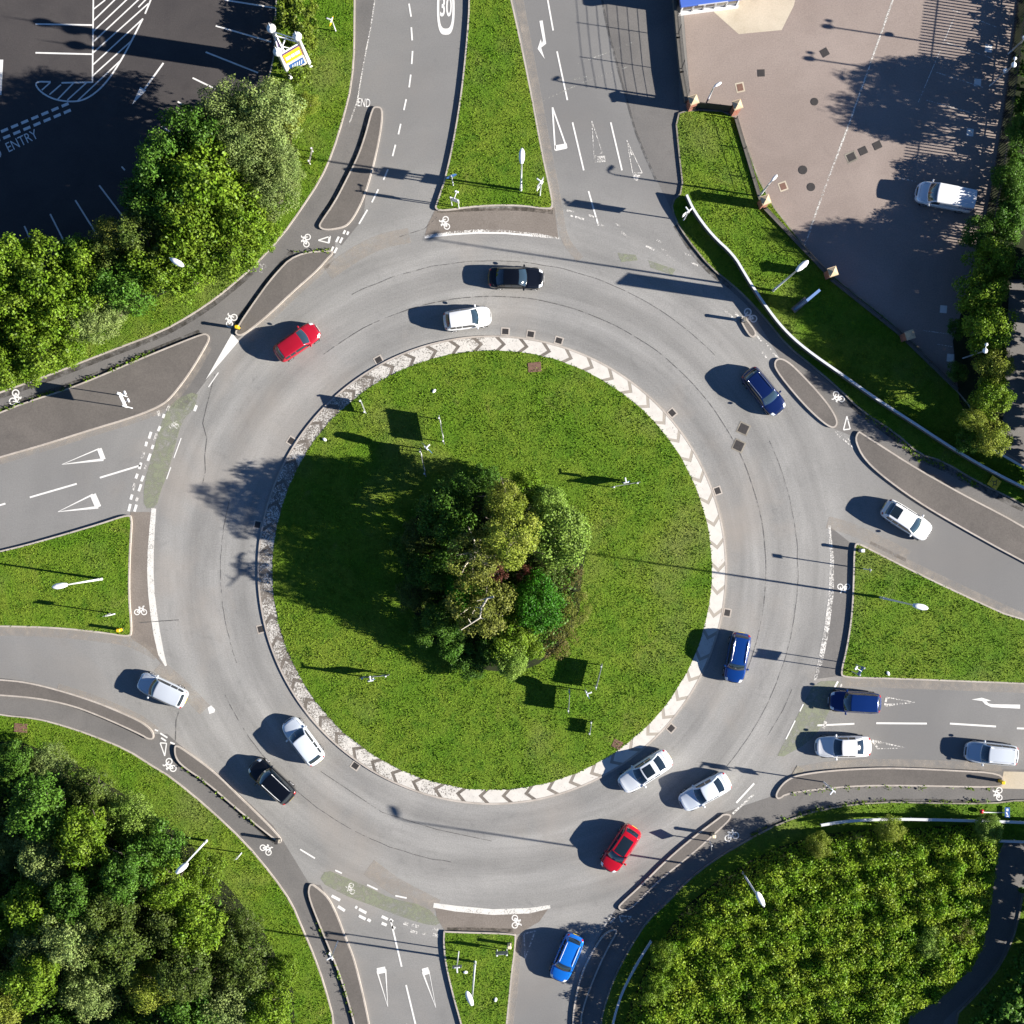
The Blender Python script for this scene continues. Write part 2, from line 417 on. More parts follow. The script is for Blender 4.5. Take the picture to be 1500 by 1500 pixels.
# traffic islands
slab('traffic_island', [(545, 158), (552, 156), (560, 158), (561, 170), (559, 190), (553, 222), (545, 255), (534, 290), (523, 313), (512, 329), (502, 335), (476, 339), (466, 333), (471, 323), (490, 296), (508, 261), (524, 229), (535, 197)], 'island')
slab('traffic_island', [(432, 371), (488, 366), (488, 373), (481, 379), (466, 397), (428, 430), (400, 457), (375, 478), (358, 491), (348, 493), (343, 485), (375, 438), (400, 404)], 'island')
slab('traffic_island', [(-420, 745), (-60, 628), (0, 604), (40, 588), (107, 567), (192, 531), (240, 511), (293, 490), (303, 488), (308, 494), (305, 504), (280, 546), (256, 578), (240, 594), (200, 611), (133, 631), (67, 652), (0, 671), (-60, 690), (-420, 800)], 'island')
slab('traffic_island', [(-420, 900), (-60, 992), (0, 994), (40, 998), (85, 1009), (139, 1026), (187, 1046), (213, 1059), (226, 1072), (226, 1083), (217, 1083), (208, 1077), (160, 1055), (107, 1034), (53, 1023), (0, 1019), (-60, 1015), (-420, 920)], 'island')
slab('traffic_island', [(255, 1094), (259, 1090), (275, 1100), (317, 1131), (347, 1161), (375, 1188), (399, 1212), (414, 1229), (411, 1236), (404, 1231), (375, 1208), (347, 1185), (301, 1145), (269, 1124), (257, 1111)], 'island')
slab('traffic_island', [(452, 1298), (456, 1293), (463, 1297), (482, 1313), (495, 1340), (508, 1375), (519, 1401), (532, 1452), (542, 1500), (552, 1560), (555, 1900), (530, 1900), (526, 1540), (519, 1500), (503, 1444), (487, 1401), (466, 1351), (451, 1312)], 'island')
slab('traffic_island', [(1071, 1192), (1059, 1191), (1054, 1196), (1017, 1223), (977, 1257), (937, 1297), (910, 1321), (904, 1329), (912, 1335), (924, 1331), (937, 1319), (963, 1292), (1017, 1249), (1043, 1225), (1070, 1201)], 'island')
slab('traffic_island', [(899, 1359), (883, 1367), (865, 1396), (851, 1425), (842, 1460), (837, 1500), (830, 1900), (848, 1900), (850, 1500), (857, 1468), (878, 1415), (894, 1383), (906, 1363)], 'island')
slab('traffic_island', [(1140, 1172), (1134, 1165), (1144, 1148), (1159, 1137), (1180, 1132), (1220, 1127), (1287, 1123.5), (1340, 1124.5), (1393, 1127), (1468, 1131), (1470, 1150), (1460, 1154), (1367, 1152), (1287, 1151), (1233, 1153), (1153, 1162)], 'island')
slab('traffic_island', [(1133, 530), (1140, 524), (1151, 527), (1167, 540), (1207, 583), (1225, 610), (1227, 624), (1217, 629), (1193, 610), (1167, 583), (1135, 543)], 'island')
slab('traffic_island', [(1257, 631), (1252, 640), (1253, 650), (1263, 671), (1287, 695), (1340, 734), (1404, 772), (1500, 825), (1900, 1030), (1900, 990), (1500, 772), (1473, 756), (1407, 722), (1340, 684), (1287, 650), (1262, 634)], 'island')
slab('traffic_island', [(1083, 468), (1090, 463), (1096, 470), (1108, 486), (1106, 494), (1099, 495), (1090, 482)], 'island')
# grass islands and verges
slab('grass_island', [(687, -420), (687, 0), (684, 50), (676, 130), (665, 200), (652, 260), (640, 296), (636, 306), (646, 311), (700, 303), (760, 302), (800, 308), (812, 305), (805, 270), (795, 225), (775, 115), (750, 0), (735, -60), (660, -420)], 'grass', 0.20, grass=1.0)
slab('grass_island', [(-420, 940), (-60, 820), (0, 807), (53, 794), (149, 766), (190, 752), (195, 760), (192, 803), (190, 870), (195, 926), (190, 934), (149, 927), (80, 920), (0, 918), (-60, 918), (-420, 960)], 'grass', 0.20, grass=1.0)
slab('grass_island', [(649, 1362), (653, 1363), (682, 1364), (752, 1366), (757, 1370), (754, 1400), (751, 1420), (746, 1473), (743, 1500), (738, 1560), (725, 1900), (705, 1900), (690, 1560), (675, 1500), (662, 1455), (650, 1401)], 'grass', 0.20, grass=1.0)
slab('grass_island', [(1257, 795), (1250, 797), (1249, 843), (1247, 897), (1239, 950), (1230, 985), (1234, 993), (1287, 994), (1393, 998), (1500, 1002), (1900, 1020), (1900, 1000), (1500, 911), (1420, 875), (1340, 837), (1273, 803)], 'grass', 0.20, grass=1.0)
V_TL = [(521, -420), (521, 60), (516, 125), (505, 170), (488, 225), (470, 265), (440, 310), (415, 345), (373, 391), (320, 436), (280, 463), (235, 488), (160, 516), (64, 554), (0, 576), (-60, 600), (-420, 690),
        (-420, 560), (0, 400), (100, 395), (205, 350), (305, 235), (388, 140), (405, 60), (410, -420)]
slab('grass_verge', V_TL, 'grass', 0.12, kw=0.12, smooth=1, grass=1.0)
V_BL = [(-420, 960), (-60, 1034), (0, 1046), (53, 1051), (91, 1061), (133, 1075), (187, 1097), (227, 1123), (251, 1137), (307, 1183), (360, 1233), (400, 1281), (428, 1321), (444, 1359), (460, 1396), (476, 1441), (492, 1500), (510, 1900), (-420, 1900)]
slab('grass_verge', V_BL, 'grass', 0.12, kw=0.12, smooth=1, grass=1.0)
V_BR = [(872, 1900), (878, 1500), (886, 1468), (899, 1431), (921, 1389), (947, 1348), (977, 1321), (1003, 1292), (1043, 1260), (1097, 1228), (1145, 1203), (1207, 1183), (1287, 1173), (1367, 1175), (1447, 1176), (1500, 1170), (1900, 1165), (1900, 1228), (1475, 1232),
        (1469, 1239), (1455, 1273), (1449, 1340), (1436, 1393), (1415, 1428), (1367, 1471), (1324, 1492), (1280, 1900)]
slab('grass_verge', V_BR, 'grass', 0.12, kw=0.12, kerb='kerb_dark', smooth=1, grass=0.7)
V_NE = [(988, 168), (994, 230), (1000, 280), (982, 296), (987, 320), (1005, 350), (1040, 393), (1070, 416), (1100, 444), (1127, 476), (1153, 508), (1193, 540), (1228, 570), (1260, 602), (1313, 636), (1345, 666), (1380, 676), (1433, 708), (1500, 740), (1900, 960), (1900, 880), (1500, 684), (1457, 659),
        (1425, 600), (1397, 566), (1330, 490), (1215, 400), (1180, 362), (1120, 285), (1088, 195), (1072, 163), (1010, 160)]
slab('grass_verge', V_NE, 'grass', 0.14, kw=0.12, kerb='kerb_dark', smooth=1, grass=1.2)
slab('grass_verge', [(1500, 1290), (1488, 1361), (1467, 1409), (1438, 1447), (1390, 1495), (1370, 1900), (1900, 1900), (1900, 1290)], 'grass', 0.12, kerb='kerb_dark', smooth=1)

# central island : kerb, overrun apron with painted chevrons, grass disc
cx, cy = P(RX, RY); RO = 343.5 / S; RI = 321.5 / S
def ring_mesh(r0, r1, z0, z1, n=220):
    vs = [(cx + r0 * math.cos(2 * PI * k / n), cy + r0 * math.sin(2 * PI * k / n), z0) for k in range(n)]
    vs += [(cx + r1 * math.cos(2 * PI * k / n), cy + r1 * math.sin(2 * PI * k / n), z1) for k in range(n)]
    return vs, [[k, k + n if False else (k + 1) % n, n + (k + 1) % n, n + k][::-1] if r0 < r1 else [k, (k + 1) % n, n + (k + 1) % n, n + k] for k in range(n)]
mb = MB(); mb.add(*ring_mesh(RO, RO, -0.05, 0.10)); mb.add(*ring_mesh(RO, RO - 0.14, 0.10, 0.105)); mb.add(*ring_mesh(RO - 0.14, RO - 0.14, 0.105, 0.05))
struct(mb.build('kerb', M['kerb']))
mb = MB(); mb.add(*ring_mesh(RO - 0.14, RI - 0.3, 0.095, 0.115)); struct(mb.build('apron', M['setts']))
n = 160; rr = [RI * f for f in (1.0, .93, .8, .6, .4, .2)]
mb = MB(); vs = [(cx, cy, 0.34)]; fs = []
for i, r in enumerate(rr):
    for k in range(n):
        a = 2 * PI * k / n
        j = 0.06 * mnoise.noise(Vector((math.cos(a) * 14, math.sin(a) * 14, 3))) + 0.05 * mnoise.noise(Vector((math.cos(a) * 60, math.sin(a) * 60, 9))) if i == 0 else 0
        vs.append((cx + (r + j) * math.cos(a), cy + (r + j) * math.sin(a), 0.13 + 0.21 * (1 - (r / RI) ** 2)))
for k in range(n): fs.append([0, 1 + (len(rr) - 1) * n + k, 1 + (len(rr) - 1) * n + (k + 1) % n])
for i in range(len(rr) - 1):
    for k in range(n): fs.append([1 + i * n + k, 1 + i * n + (k + 1) % n, 1 + (i + 1) * n + (k + 1) % n, 1 + (i + 1) * n + k])
mb.add(vs, fs); struct(mb.build('grass_island', M['grass'], smooth=True))
GRASS_REGIONS.append((np.array([(cx + (RI + .05) * math.cos(2 * PI * k / 120), cy + (RI + .05) * math.sin(2 * PI * k / 120)) for k in range(120)]), 'dome', 1.0))
# white chevron blocks painted between bands of bare setts (62 of them, pointing clockwise)
mb = MB(); NCH = 62; ro, ri = RO - 0.16, RI - 0.02; rm = (ro + ri) / 2
def pol(r, a, z=0.119): return (cx + r * math.cos(a), cy + r * math.sin(a), z)
for k in range(NCH):
    a0 = -2 * PI * k / NCH + 0.02; da = 2 * PI / NCH; gp = 0.185 * da; tip = 0.30 * da
    # clockwise = decreasing angle
    st, en = a0, a0 - (da - gp)
    pts = []
    NS = 4
    outer = [(ro, st), (ro, en)]; mid = [(rm, st - tip), (rm, en - tip)]; inn = [(ri, st), (ri, en)]
    def arc(r, a, b): return [pol(r, a + (b - a) * i / NS, 0.095 + 0.02 * (ro - r) / (ro - ri) + 0.0055) for i in range(NS + 1)]
    A, B, D = arc(ro, st, en), arc(rm, st - tip, en - tip), arc(ri, st, en)
    for i in range(NS):
        mb.add([A[i], A[i + 1], B[i + 1], B[i]], [[0, 3, 2, 1]]); mb.add([B[i], B[i + 1], D[i + 1], D[i]], [[0, 3, 2, 1]])
struct(mb.build('apron_marking', M['apron_white']))

# ------------------------------------------------------------------ markings
ZM = 0.013
MK = {k: MB() for k in ('broad', 'white', 'worn', 'faint', 'tar', 'green_lane', 'grime', 'dust')}
def mpoly(pts, m='white', z=ZM): MK[m].flat(PX(pts), z)
def mline(pts, w, m='white', z=ZM, taper=None):
    pts = [Vector((p[0], p[1])) for p in pts]; L = []; R = []
    for i, p in enumerate(pts):
        t = (pts[min(i + 1, len(pts) - 1)] - pts[max(i - 1, 0)]).normalized(); nrm = Vector((-t.y, t.x))
        ww = w if taper is None else taper[i]
        L.append(p + nrm * ww / 2); R.append(p - nrm * ww / 2)
    for i in range(len(pts) - 1):
        q = PX([L[i], L[i + 1], R[i + 1], R[i]])
        MK[m].add([(a[0], a[1], z) for a in q], [[0, 1, 2, 3]])
def zl(ox, oy):  # coordinates noted on a 3.75x enlargement of the photograph
    return lambda *pp: [(ox + x / 3.75, oy + y / 3.75) for x, y in pp]
A2, A3, B1, C1, C4, D2, D3 = zl(375, 0), zl(750, 0), zl(0, 375), zl(0, 750), zl(1100, 750), zl(375, 1100), zl(750, 1100)
A1 = zl(0, 0); B4 = zl(1100, 375)
# north-west exit: lane dashes, edge line
for a, b in (((840, 20), (852, 92)), ((853, 150), (858, 222)), ((860, 280), (855, 352)), ((850, 410), (841, 480)), ((825, 545), (812, 605)), ((795, 680), (782, 738)), ((766, 795), (750, 858)), ((725, 930), (700, 988)), ((672, 1040), (636, 1112)), ((612, 1152), (566, 1230))):
    mline(A2(a, b), 2.4, 'white')
mline([(549, -60), (549, 0), (543, 40), (533, 90), (523, 150), (512, 180)], 1.8, 'worn')
for a, b in (((440, 1330), (455, 1300)), ((460, 1335), (475, 1305)), ((480, 1285), (490, 1265)), ((410, 1385), (425, 1355)), ((430, 1390), (445, 1360)), ((500, 1290), (508, 1272))): mline(A2(a, b), 3.2, 'white')
# left arm
for a, b in (((-60, 1385), (30, 1360)), ((163, 1326), (422, 1251)), ((548, 1218), (772, 1150))): mline(B1(a, b), 2.6)
mline([(-80, 772), (-44, 760)], 2.6)
def triangle(tip, b1, b2, w1, w2, wb, m='white'):
    mline([tip, b1], w1, m, taper=[0.6, w1]); mline([tip, b2], w2, m, ZM + .0008, taper=[0.6, w2]); mline([b1, b2], wb, m, ZM + .0016)
triangle(*B1((340, 1145), (545, 1058), (568, 1118)), 2.0, 4.0, 7)
triangle(*B1((318, 1405), (510, 1310), (540, 1380)), 2.6, 4.0, 9)
GW = [B1((875, 880), (868, 850)), B1((818, 1003), (830, 966)), B1((800, 1045), (806, 1020)), B1((779, 1112), (790, 1078)), B1((765, 1170), (775, 1135)), B1((746, 1222), (755, 1196)), B1((729, 1287), (740, 1248)), B1((718, 1338), (726, 1310)), B1((706, 1402), (716, 1362)),
      B1((918, 850), (932, 818)), B1((895, 890), (902, 868)), B1((868, 962), (880, 935)), B1((848, 1012), (860, 975)), B1((834, 1060), (842, 1038)), B1((812, 1125), (826, 1086)), B1((793, 1175), (802, 1140)), B1((777, 1238), (788, 1207)), B1((762, 1292), (775, 1254)), B1((748, 1348), (756, 1326)), B1((738, 1404), (750, 1366)), B1((1068, 852), (1080, 820))]
for i, q in enumerate(GW): mline(q, 4.0, 'white' if i % 3 else 'worn')
mpoly(chaikin(B1((940, 800), (1090, 735), (1075, 830), (1000, 905), (960, 1050), (920, 1200), (880, 1300), (860, 1380), (790, 1390), (790, 1250), (840, 1080), (880, 930)), 1), 'green_lane', 0.0115)
mline(B1((995, 1000), (955, 1110)), 1.6, 'white'); mline(B1((938, 1160), (915, 1225)), 1.6, 'white')
mpoly(B1((1275, 425), (1312, 468), (1130, 680)), 'white'); mline(B1((1145, 720), (1200, 640)), 1.6, 'white')
# west thick line
mline(C1((845, -20), (835, 100), (828, 220), (826, 330), (832, 450), (845, 560), (862, 670), (885, 780), (912, 845)), 9.5, 'broad', taper=[7, 8, 9, 9.5, 9.5, 10, 10, 9, 3])
mpoly(C1((1140, 1075), (1160, 1062), (1182, 1085), (1178, 1100), (1150, 1110)), 'white')
# footway give-way triangles / dashes
def tri_outline(a, b, c, w=1.7, m='white'):
    for k, (p, q) in enumerate(((a, b), (b, c), (c, a))): mline([p, q], w, m, ZM + 0.0008 * k)
tri_outline((466, 352), (484, 346), (482, 356)); mline([(483, 346), (481.5, 356)], 3)
tri_outline(*C1((880, 1268), (915, 1270), (905, 1340))); mline(C1((885, 1240), (912, 1258)), 2.4); mline(C1((880, 1215), (920, 1240)), 2.4); mline(C1((935, 1265), (960, 1275)), 2.4); mline(C1((850, 1195), (868, 1203)), 2)
tri_outline(*B4((527, 880), (508, 955), (545, 950))); 
for a, b in (((460, 965), (490, 995)), ((475, 960), (500, 985)), ((505, 1005), (540, 1035)), ((515, 990), (545, 1015)), ((550, 1040), (560, 1055))): mline(B4(a, b), 2.0, 'worn')
tri_outline(*D3((590, 905), (600, 940), (660, 910)), m='worn'); 
for a, b in (((505, 965), (520, 940)), ((530, 930), (548, 900)), ((540, 945), (565, 915))): mline(D3(a, b), 2.4, 'worn')
# south arm
mpoly(chaikin(D2((385, 650), (480, 690), (620, 750), (740, 810), (930, 850), (1020, 940), (980, 965), (820, 920), (640, 850), (480, 790), (345, 715)), 1), 'green_lane', 0.0115)
for a, b in (((242, 540), (324, 590)), ((435, 655), (472, 672)), ((610, 735), (668, 762)), ((765, 795), (828, 808))): mline(D2(a, b), 2.2)
for a, b in (((415, 795), (462, 820)), ((450, 853), (488, 878)), ((565, 868), (606, 890)), ((565, 905), (602, 924)), ((545, 855), (556, 862)), ((690, 908), (724, 925)), ((690, 945), (718, 957)), ((735, 925), (752, 938)), ((810, 945), (836, 953)), ((855, 955), (892, 966)), ((848, 988), (886, 1000)), ((970, 975), (1008, 986)), ((970, 1006), (1004, 1018)), ((915, 1000), (930, 1005)), ((745, 965), (765, 975)), ((612, 925), (630, 935))): mline(D2(a, b), 4.2, 'white' if a[0] < 760 else 'worn')
for a, b in (((740, 930), (800, 1185)), ((824, 1285), (878, 1510))): mline(D2(a, b), 2.6)
triangle(*D2((724, 1405), (665, 1210), (712, 1200)), 2.2, 2.2, 9); triangle(*D2((988, 1410), (915, 1215), (950, 1205)), 2.6, 1.0, 10)
mline([(595, 1500), (620, 1600)], 2.6)
mline([(635, 1326), (668, 1331), (722, 1336), (775, 1334), (806, 1328)], 8, 'broad', taper=[7, 8.5, 8.5, 8, 5])
# shaded give-way triangle under the blue car's shadow
tri_outline(*D3((65, 1005), (128, 988), (72, 1140)), 1.8, 'worn')
# east arm
mline(C4((430, 75), (445, 250), (440, 450), (415, 650), (380, 830), (350, 925)), 6, 'worn', taper=[3, 6, 7.5, 7.5, 7, 4])
mline(C4((432, 80), (447, 250), (442, 450), (417, 650)), 3, 'worn', ZM + .001)
for a, b in (((365, 1172), (568, 1163)), ((688, 1160), (966, 1162)), ((1092, 1162), (1346, 1178)), ((1460, 1188), (1700, 1196))): mline(C4(a, b), 2.6)
mline(C4((395, 1190), (410, 1150)), 5, 'worn')
triangle(*C4((900, 1045), (745, 1018), (735, 1062)), 2.2, 4.0, 3, 'worn'); triangle(*C4((855, 1296), (665, 1256), (700, 1300)), 3.8, 1.6, 3, 'worn')
mpoly(C4((1478, 1058), (1478, 1080), (1320, 1072), (1285, 1055), (1270, 1038), (1212, 1030), (1268, 1020), (1320, 1036), (1292, 1038), (1305, 1052), (1330, 1056)), 'white')
mline(C4((288, 1055), (268, 1095)), 1.8); mline(C4((243, 1145), (192, 1248)), 1.8)
mpoly(chaikin(C4((350, 930), (500, 925), (470, 970), (420, 1130), (330, 1260), (130, 1370), (190, 1250), (290, 1050)), 1), 'green_lane', 0.0115)
mline(C4((478, 930), (460, 965)), 3.0); mline(C4((500, 945), (490, 960)), 3.0, 'worn')
# dashes in front of the south-east footway
mline(D3((1232, 285), (1330, 178)), 2.8); mline(D3((1212, 345), (1325, 240)), 3.2, 'worn')
# north-east arm
for a, b in (((196, 0), (226, 168)), ((247, 282), (304, 550)), ((332, 672), (394, 936)), ((542, 672), (604, 936)), ((420, 1050), (475, 1240))): mline(A3(a, b), 2.4)
mline([(783, -60), (799, -20)], 2.4)
tri_outline(*A3((222, 590), (237, 825), (300, 812)), 2.4); mline(A3((236, 812), (302, 800)), 7)
tri_outline(*A3((438, 665), (450, 860), (495, 840)), 1.4, 'worn'); mline(A3((450, 878), (512, 872)), 9, 'worn')
tri_outline(*A3((630, 770), (662, 950), (715, 950)), 1.2, 'worn'); mline(A3((632, 775), (660, 850)), 4, 'worn', taper=[1, 4]); mpoly(A3((662, 955), (705, 962), (688, 995), (670, 990)), 'worn')
mpoly(A3((150, 115), (168, 112), (188, 240), (160, 262), (180, 325), (140, 268), (158, 215), (164, 238), (170, 222)), 'white')
for a, b in (((300, 1155), (340, 1165)), ((345, 1190), (395, 1205)), ((420, 1180), (465, 1200)), ((470, 1230), (505, 1245)), ((600, 1272), (640, 1310)), ((735, 1350), (785, 1375)), ((795, 1318), (820, 1330)), ((820, 1365), (850, 1385)), ((945, 1390), (985, 1410)), ((985, 1440), (1020, 1460)), ((320, 1185), (335, 1190)), ((565, 1230), (590, 1240)), ((850, 1400), (890, 1430))): mline(A3(a, b), 2.8, 'worn')
mpoly(A3((580, 1390), (680, 1400), (690, 1430), (600, 1440)), 'green_lane', 0.0115); mpoly(A3((750, 1430), (900, 1480), (880, 1510), (760, 1470)), 'green_lane', 0.0115)
mline([(622, 347), (660, 342), (700, 339), (740, 340), (790, 345), (819, 349)], 5, 'worn', taper=[4, 6, 6, 6, 5, 2])
mline([(622, 348), (660, 343.5), (700, 341), (740, 341.5), (780, 345)], 2.4, 'white', ZM + .001)
mline(A3((360, 350), (560, 275), (680, 225)), 1.3, 'faint'); mline(A3((150, 560), (420, 440), (640, 365)), 1.6, 'faint'); mline(A3((330, 440), (410, 420)), 1.2, 'faint')
# dashes along the north-east footway
for a, b in (((20, 425), (60, 470)), ((55, 520), (85, 560)), ((85, 480), (110, 520)), ((115, 530), (150, 560))): mline(B4(a, b), 2.6, 'worn')
mline([(1062, 455), (1078, 470)], 3, 'worn'); mline([(1076, 458), (1084, 466)], 3, 'worn')
# wedge and dark joints
mline([(882, -60), (882, 0), (891, 45), (910, 117), (931, 192), (946, 230), (961, 263)], 3.2, 'tar', 0.012)
def arc_px(r, a0, a1, n=60, jit=1.2):
    return [(RX + (r + jit * mnoise.noise(Vector((i * .35, r, 0)))) * math.cos(math.radians(a0 + (a1 - a0) * i / n)), RY - (r + jit * mnoise.noise(Vector((i * .35, r, 0)))) * math.sin(math.radians(a0 + (a1 - a0) * i / n))) for i in range(n + 1)]
mline(arc_px(401, 128, -22), 1.3, 'tar', 0.010); mline(arc_px(453, 117, 44), 1.0, 'tar', 0.010); mline(arc_px(448, 25, -40), 1.0, 'tar', 0.010)
mline(arc_px(432, 205, 262), 1.0, 'tar', 0.010); mline(arc_px(398, 165, 200), 0.9, 'tar', 0.010)
mline([(314.7, 548), (301, 602), (297, 620), (303, 642), (300, 668), (301, 690), (297, 708)], 1.3, 'tar', 0.010)
mline([(262, 1042), (258, 1055), (257, 1085)], 1.4, 'tar', 0.010)
mline([(203, 912), (262, 908)], 1.3, 'tar', 0.014)
mline([(585, 347), (622, 335), (640, 318)], 1.0, 'tar', 0.010)
mline([(470, 1130), (560, 1190), (640, 1215), (720, 1232)], 1.0, 'tar', 0.010)
mline([(1160, 1010), (1147, 1040), (1120, 1085)], 1.0, 'tar', 0.010)
# car park
for a, b in (((195, 132), (508, 138)), ((195, 290), (505, 298)), ((1235, 0), (1520, 45)), ((1185, 142), (1490, 230)), ((1130, 286), (1418, 400)), ((1058, 428), (1182, 488)), ((976, 558), (1090, 628)), ((882, 686), (950, 740)), ((545, 1018), (690, 1210)), ((414, 1100), (530, 1285)), ((276, 1176), (370, 1362)), ((134, 1242), (162, 1304)), ((-10, 1310), (12, 1372)), ((820, 845), (842, 866)), ((668, 915), (686, 935))): mline(A1(a, b), 2.3)
mpoly(A1((-40, 328), (18, 328), (8, 522), (-40, 522)))
mline(A1((513, -200), (513, 0), (508, 455)), 2.2); mline(A1((508, 452), (338, 455)), 2.4, z=ZM + .001)
mline(chaikin(A1((278, 450), (188, 448), (215, 500), (290, 545), (380, 560), (460, 552), (540, 500), (610, 420), (690, 290), (785, 102)), 2, False), 2.4, z=ZM + .0015)
mline(A1((797, 76), (828, 0), (880, -150)), 2.4)
hatch = [((515, 50), (578, 0)), ((515, 112), (640, -10)), ((513, 172), (705, -10)), ((513, 230), (770, -10)), ((512, 290), (815, 20)), ((511, 356), (780, 108)), ((511, 415), (725, 222)), ((425, 555), (665, 330)), ((370, 550), (475, 455)), ((318, 545), (405, 455)), ((272, 520), (335, 465)), ((230, 495), (278, 452)), ((515, -20), (560, -60)), ((760, 40), (828, -30))]
for a, b in hatch: mline(A1(a, b), 2.0, z=ZM + .0008)
mline(A1((898, 346), (795, 488)), 2.6); mpoly(A1((770, 478), (804, 496), (725, 576)))
for k in range(10):
    t = k * 55.5
    for off in (0, 1):
        x0, y0 = -105 + t + off * 12, 770 - t * .418 + off * 36
        if x0 < 370: mline(A1((x0, y0), (x0 + 38, y0 - 16)), 4.2)
# yard: drainage channel, bays, bay squares
mline([(1322, -40), (1246, 175), (1203, 290), (1177, 364)], 3.6, 'faint', 0.0105); mline([(1322, -40), (1246, 175), (1203, 290), (1177, 364)], 2.2, 'worn', 0.012)
for a, b in (((1385, 62), (1455, 86)), ((1372, 106), (1440, 128)), ((1355, 146), (1425, 166)), ((1312, 260), (1342, 266)), ((1352, 484), (1395, 490)), ((1372, 504), (1395, 508)), ((1400, 20), (1345, 150)), ((1394, 14), (1460, 40))): mline([a, b], 1.0, 'worn', 0.012)
for x, y in ((1448, 71), (1432, 121), (1421, 194), (1382, 453), (1392, 524)): mpoly([(x - 4.5, y - 6), (x + 5.5, y - 5), (x + 4.5, y + 6), (x - 5.5, y + 5)], 'white', 0.012)

# bicycle symbols
def bike(px, py, ang, size=20, m='white'):
    """painted cycle symbol: wheels apart along local x, upright local y"""
    ca, sa = math.cos(math.radians(ang)), math.sin(math.radians(ang))
    def T(x, y): return (px + (x * ca - y * sa) * size, py - (x * sa + y * ca) * size)
    for k, wx in enumerate((-.27, .27)):
        mline([T(wx + .2 * math.cos(2 * PI * i / 14), -.14 + .2 * math.sin(2 * PI * i / 14)) for i in range(15)], size * .075, m, ZM + .0004 * k)
    for k, (a, b) in enumerate((((-.27, -.14), (-.08, .16)), ((-.08, .16), (.2, .16)), ((.2, .16), (.0, -.14)), ((.0, -.14), (-.27, -.14)), ((-.1, .24), (.0, -.14)), ((.27, -.14), (.17, .3)), ((.17, .3), (.3, .33)), ((-.18, .25), (-.02, .25)))):
        mline([T(*a), T(*b)], size * .075, m, ZM + .0008 + .0002 * k)
for q in ((651, 327, 100, 20), (447, 352, 80, 20), (337, 468, 55, 22), (24, 583, 250, 24), (206, 894, 0, 19), (248, 1122, 120, 22), (391, 1243, 320, 20), (757, 1350, 270, 20), (1236, 862, 180, 19), (1071, 1223, 20, 22), (1097, 464, 130, 24), (1227, 583, 140, 20), (1461, 1163, 90, 20), (255, 622, 0, 15, 'worn'), (513, 1302, 100, 17, 'worn'), (383, 392, 60, 14, 'worn')): bike(*q)
# grime gathered along kerbs, dust on the tyre-swept edges
for pts, w in (([(373, 393), (320, 438), (280, 465), (235, 490), (160, 518), (64, 556), (0, 578), (-60, 602)], 12), ([(293, 487), (240, 508), (192, 528), (107, 564), (40, 585), (-60, 625)], 9), ([(344, 474), (375, 434), (400, 400), (428, 368)], 7), ([(470, 318), (490, 290), (508, 255), (524, 225), (540, 165)], 7),
               ([(255, 1112), (269, 1126), (301, 1147), (347, 1187), (375, 1210), (402, 1233)], 6), ([(452, 1312), (466, 1352), (487, 1402), (503, 1445), (519, 1500)], 7), ([(1100, 1226), (1153, 1201), (1207, 1185), (1287, 1175), (1447, 1178)], 12), ([(1230, 572), (1262, 604), (1313, 640), (1345, 670), (1380, 682), (1433, 712), (1500, 744)], 12), ([(640, 309), (700, 306), (760, 305), (810, 311)], 6), ([(655, 1361), (700, 1361), (752, 1363)], 5), ([(990, 330), (1012, 366), (1040, 399), (1072, 421)], 8)):
    mline(chaikin(pts, 2, False), w, 'grime', 0.0105)
for pts, w in (([(306, 508), (284, 548), (260, 581), (243, 598), (200, 615), (133, 635), (67, 656), (0, 676)], 9), ([(488, 376), (468, 400), (430, 433), (402, 461), (376, 482)], 9), ([(0, 924), (80, 926), (149, 933), (192, 940), (230, 960)], 14), ([(85, 1005), (139, 1022), (187, 1042), (213, 1055), (230, 1070)], 8), ([(1273, 798), (1340, 831), (1420, 869), (1500, 905)], 12), ([(1233, 999), (1287, 1001), (1393, 1005), (1500, 1009)], 12), ([(1160, 1130), (1220, 1120), (1287, 1117), (1393, 1120), (1468, 1125)], 12), ([(761, 1370), (758, 1405), (752, 1470), (747, 1500)], 9), ([(757, -20), (782, 112), (802, 222), (818, 300), (825, 350), (850, 380)], 12), ([(600, 345), (560, 352), (520, 372), (480, 400)], 22), ([(640, 1330), (580, 1300), (540, 1270)], 26), ([(232, 975), (262, 1000), (300, 1040)], 20), ([(1212, 765), (1250, 775), (1330, 815)], 18)):
    mline(chaikin(pts, 2, False), w, 'dust', 0.0100)
for nm, mb in MK.items():
    struct(mb.build({'tar': 'tar_joint', 'green_lane': 'cycle_lane', 'grime': 'kerb_grime', 'dust': 'road_dust'}.get(nm, 'road_marking'), M[nm]))

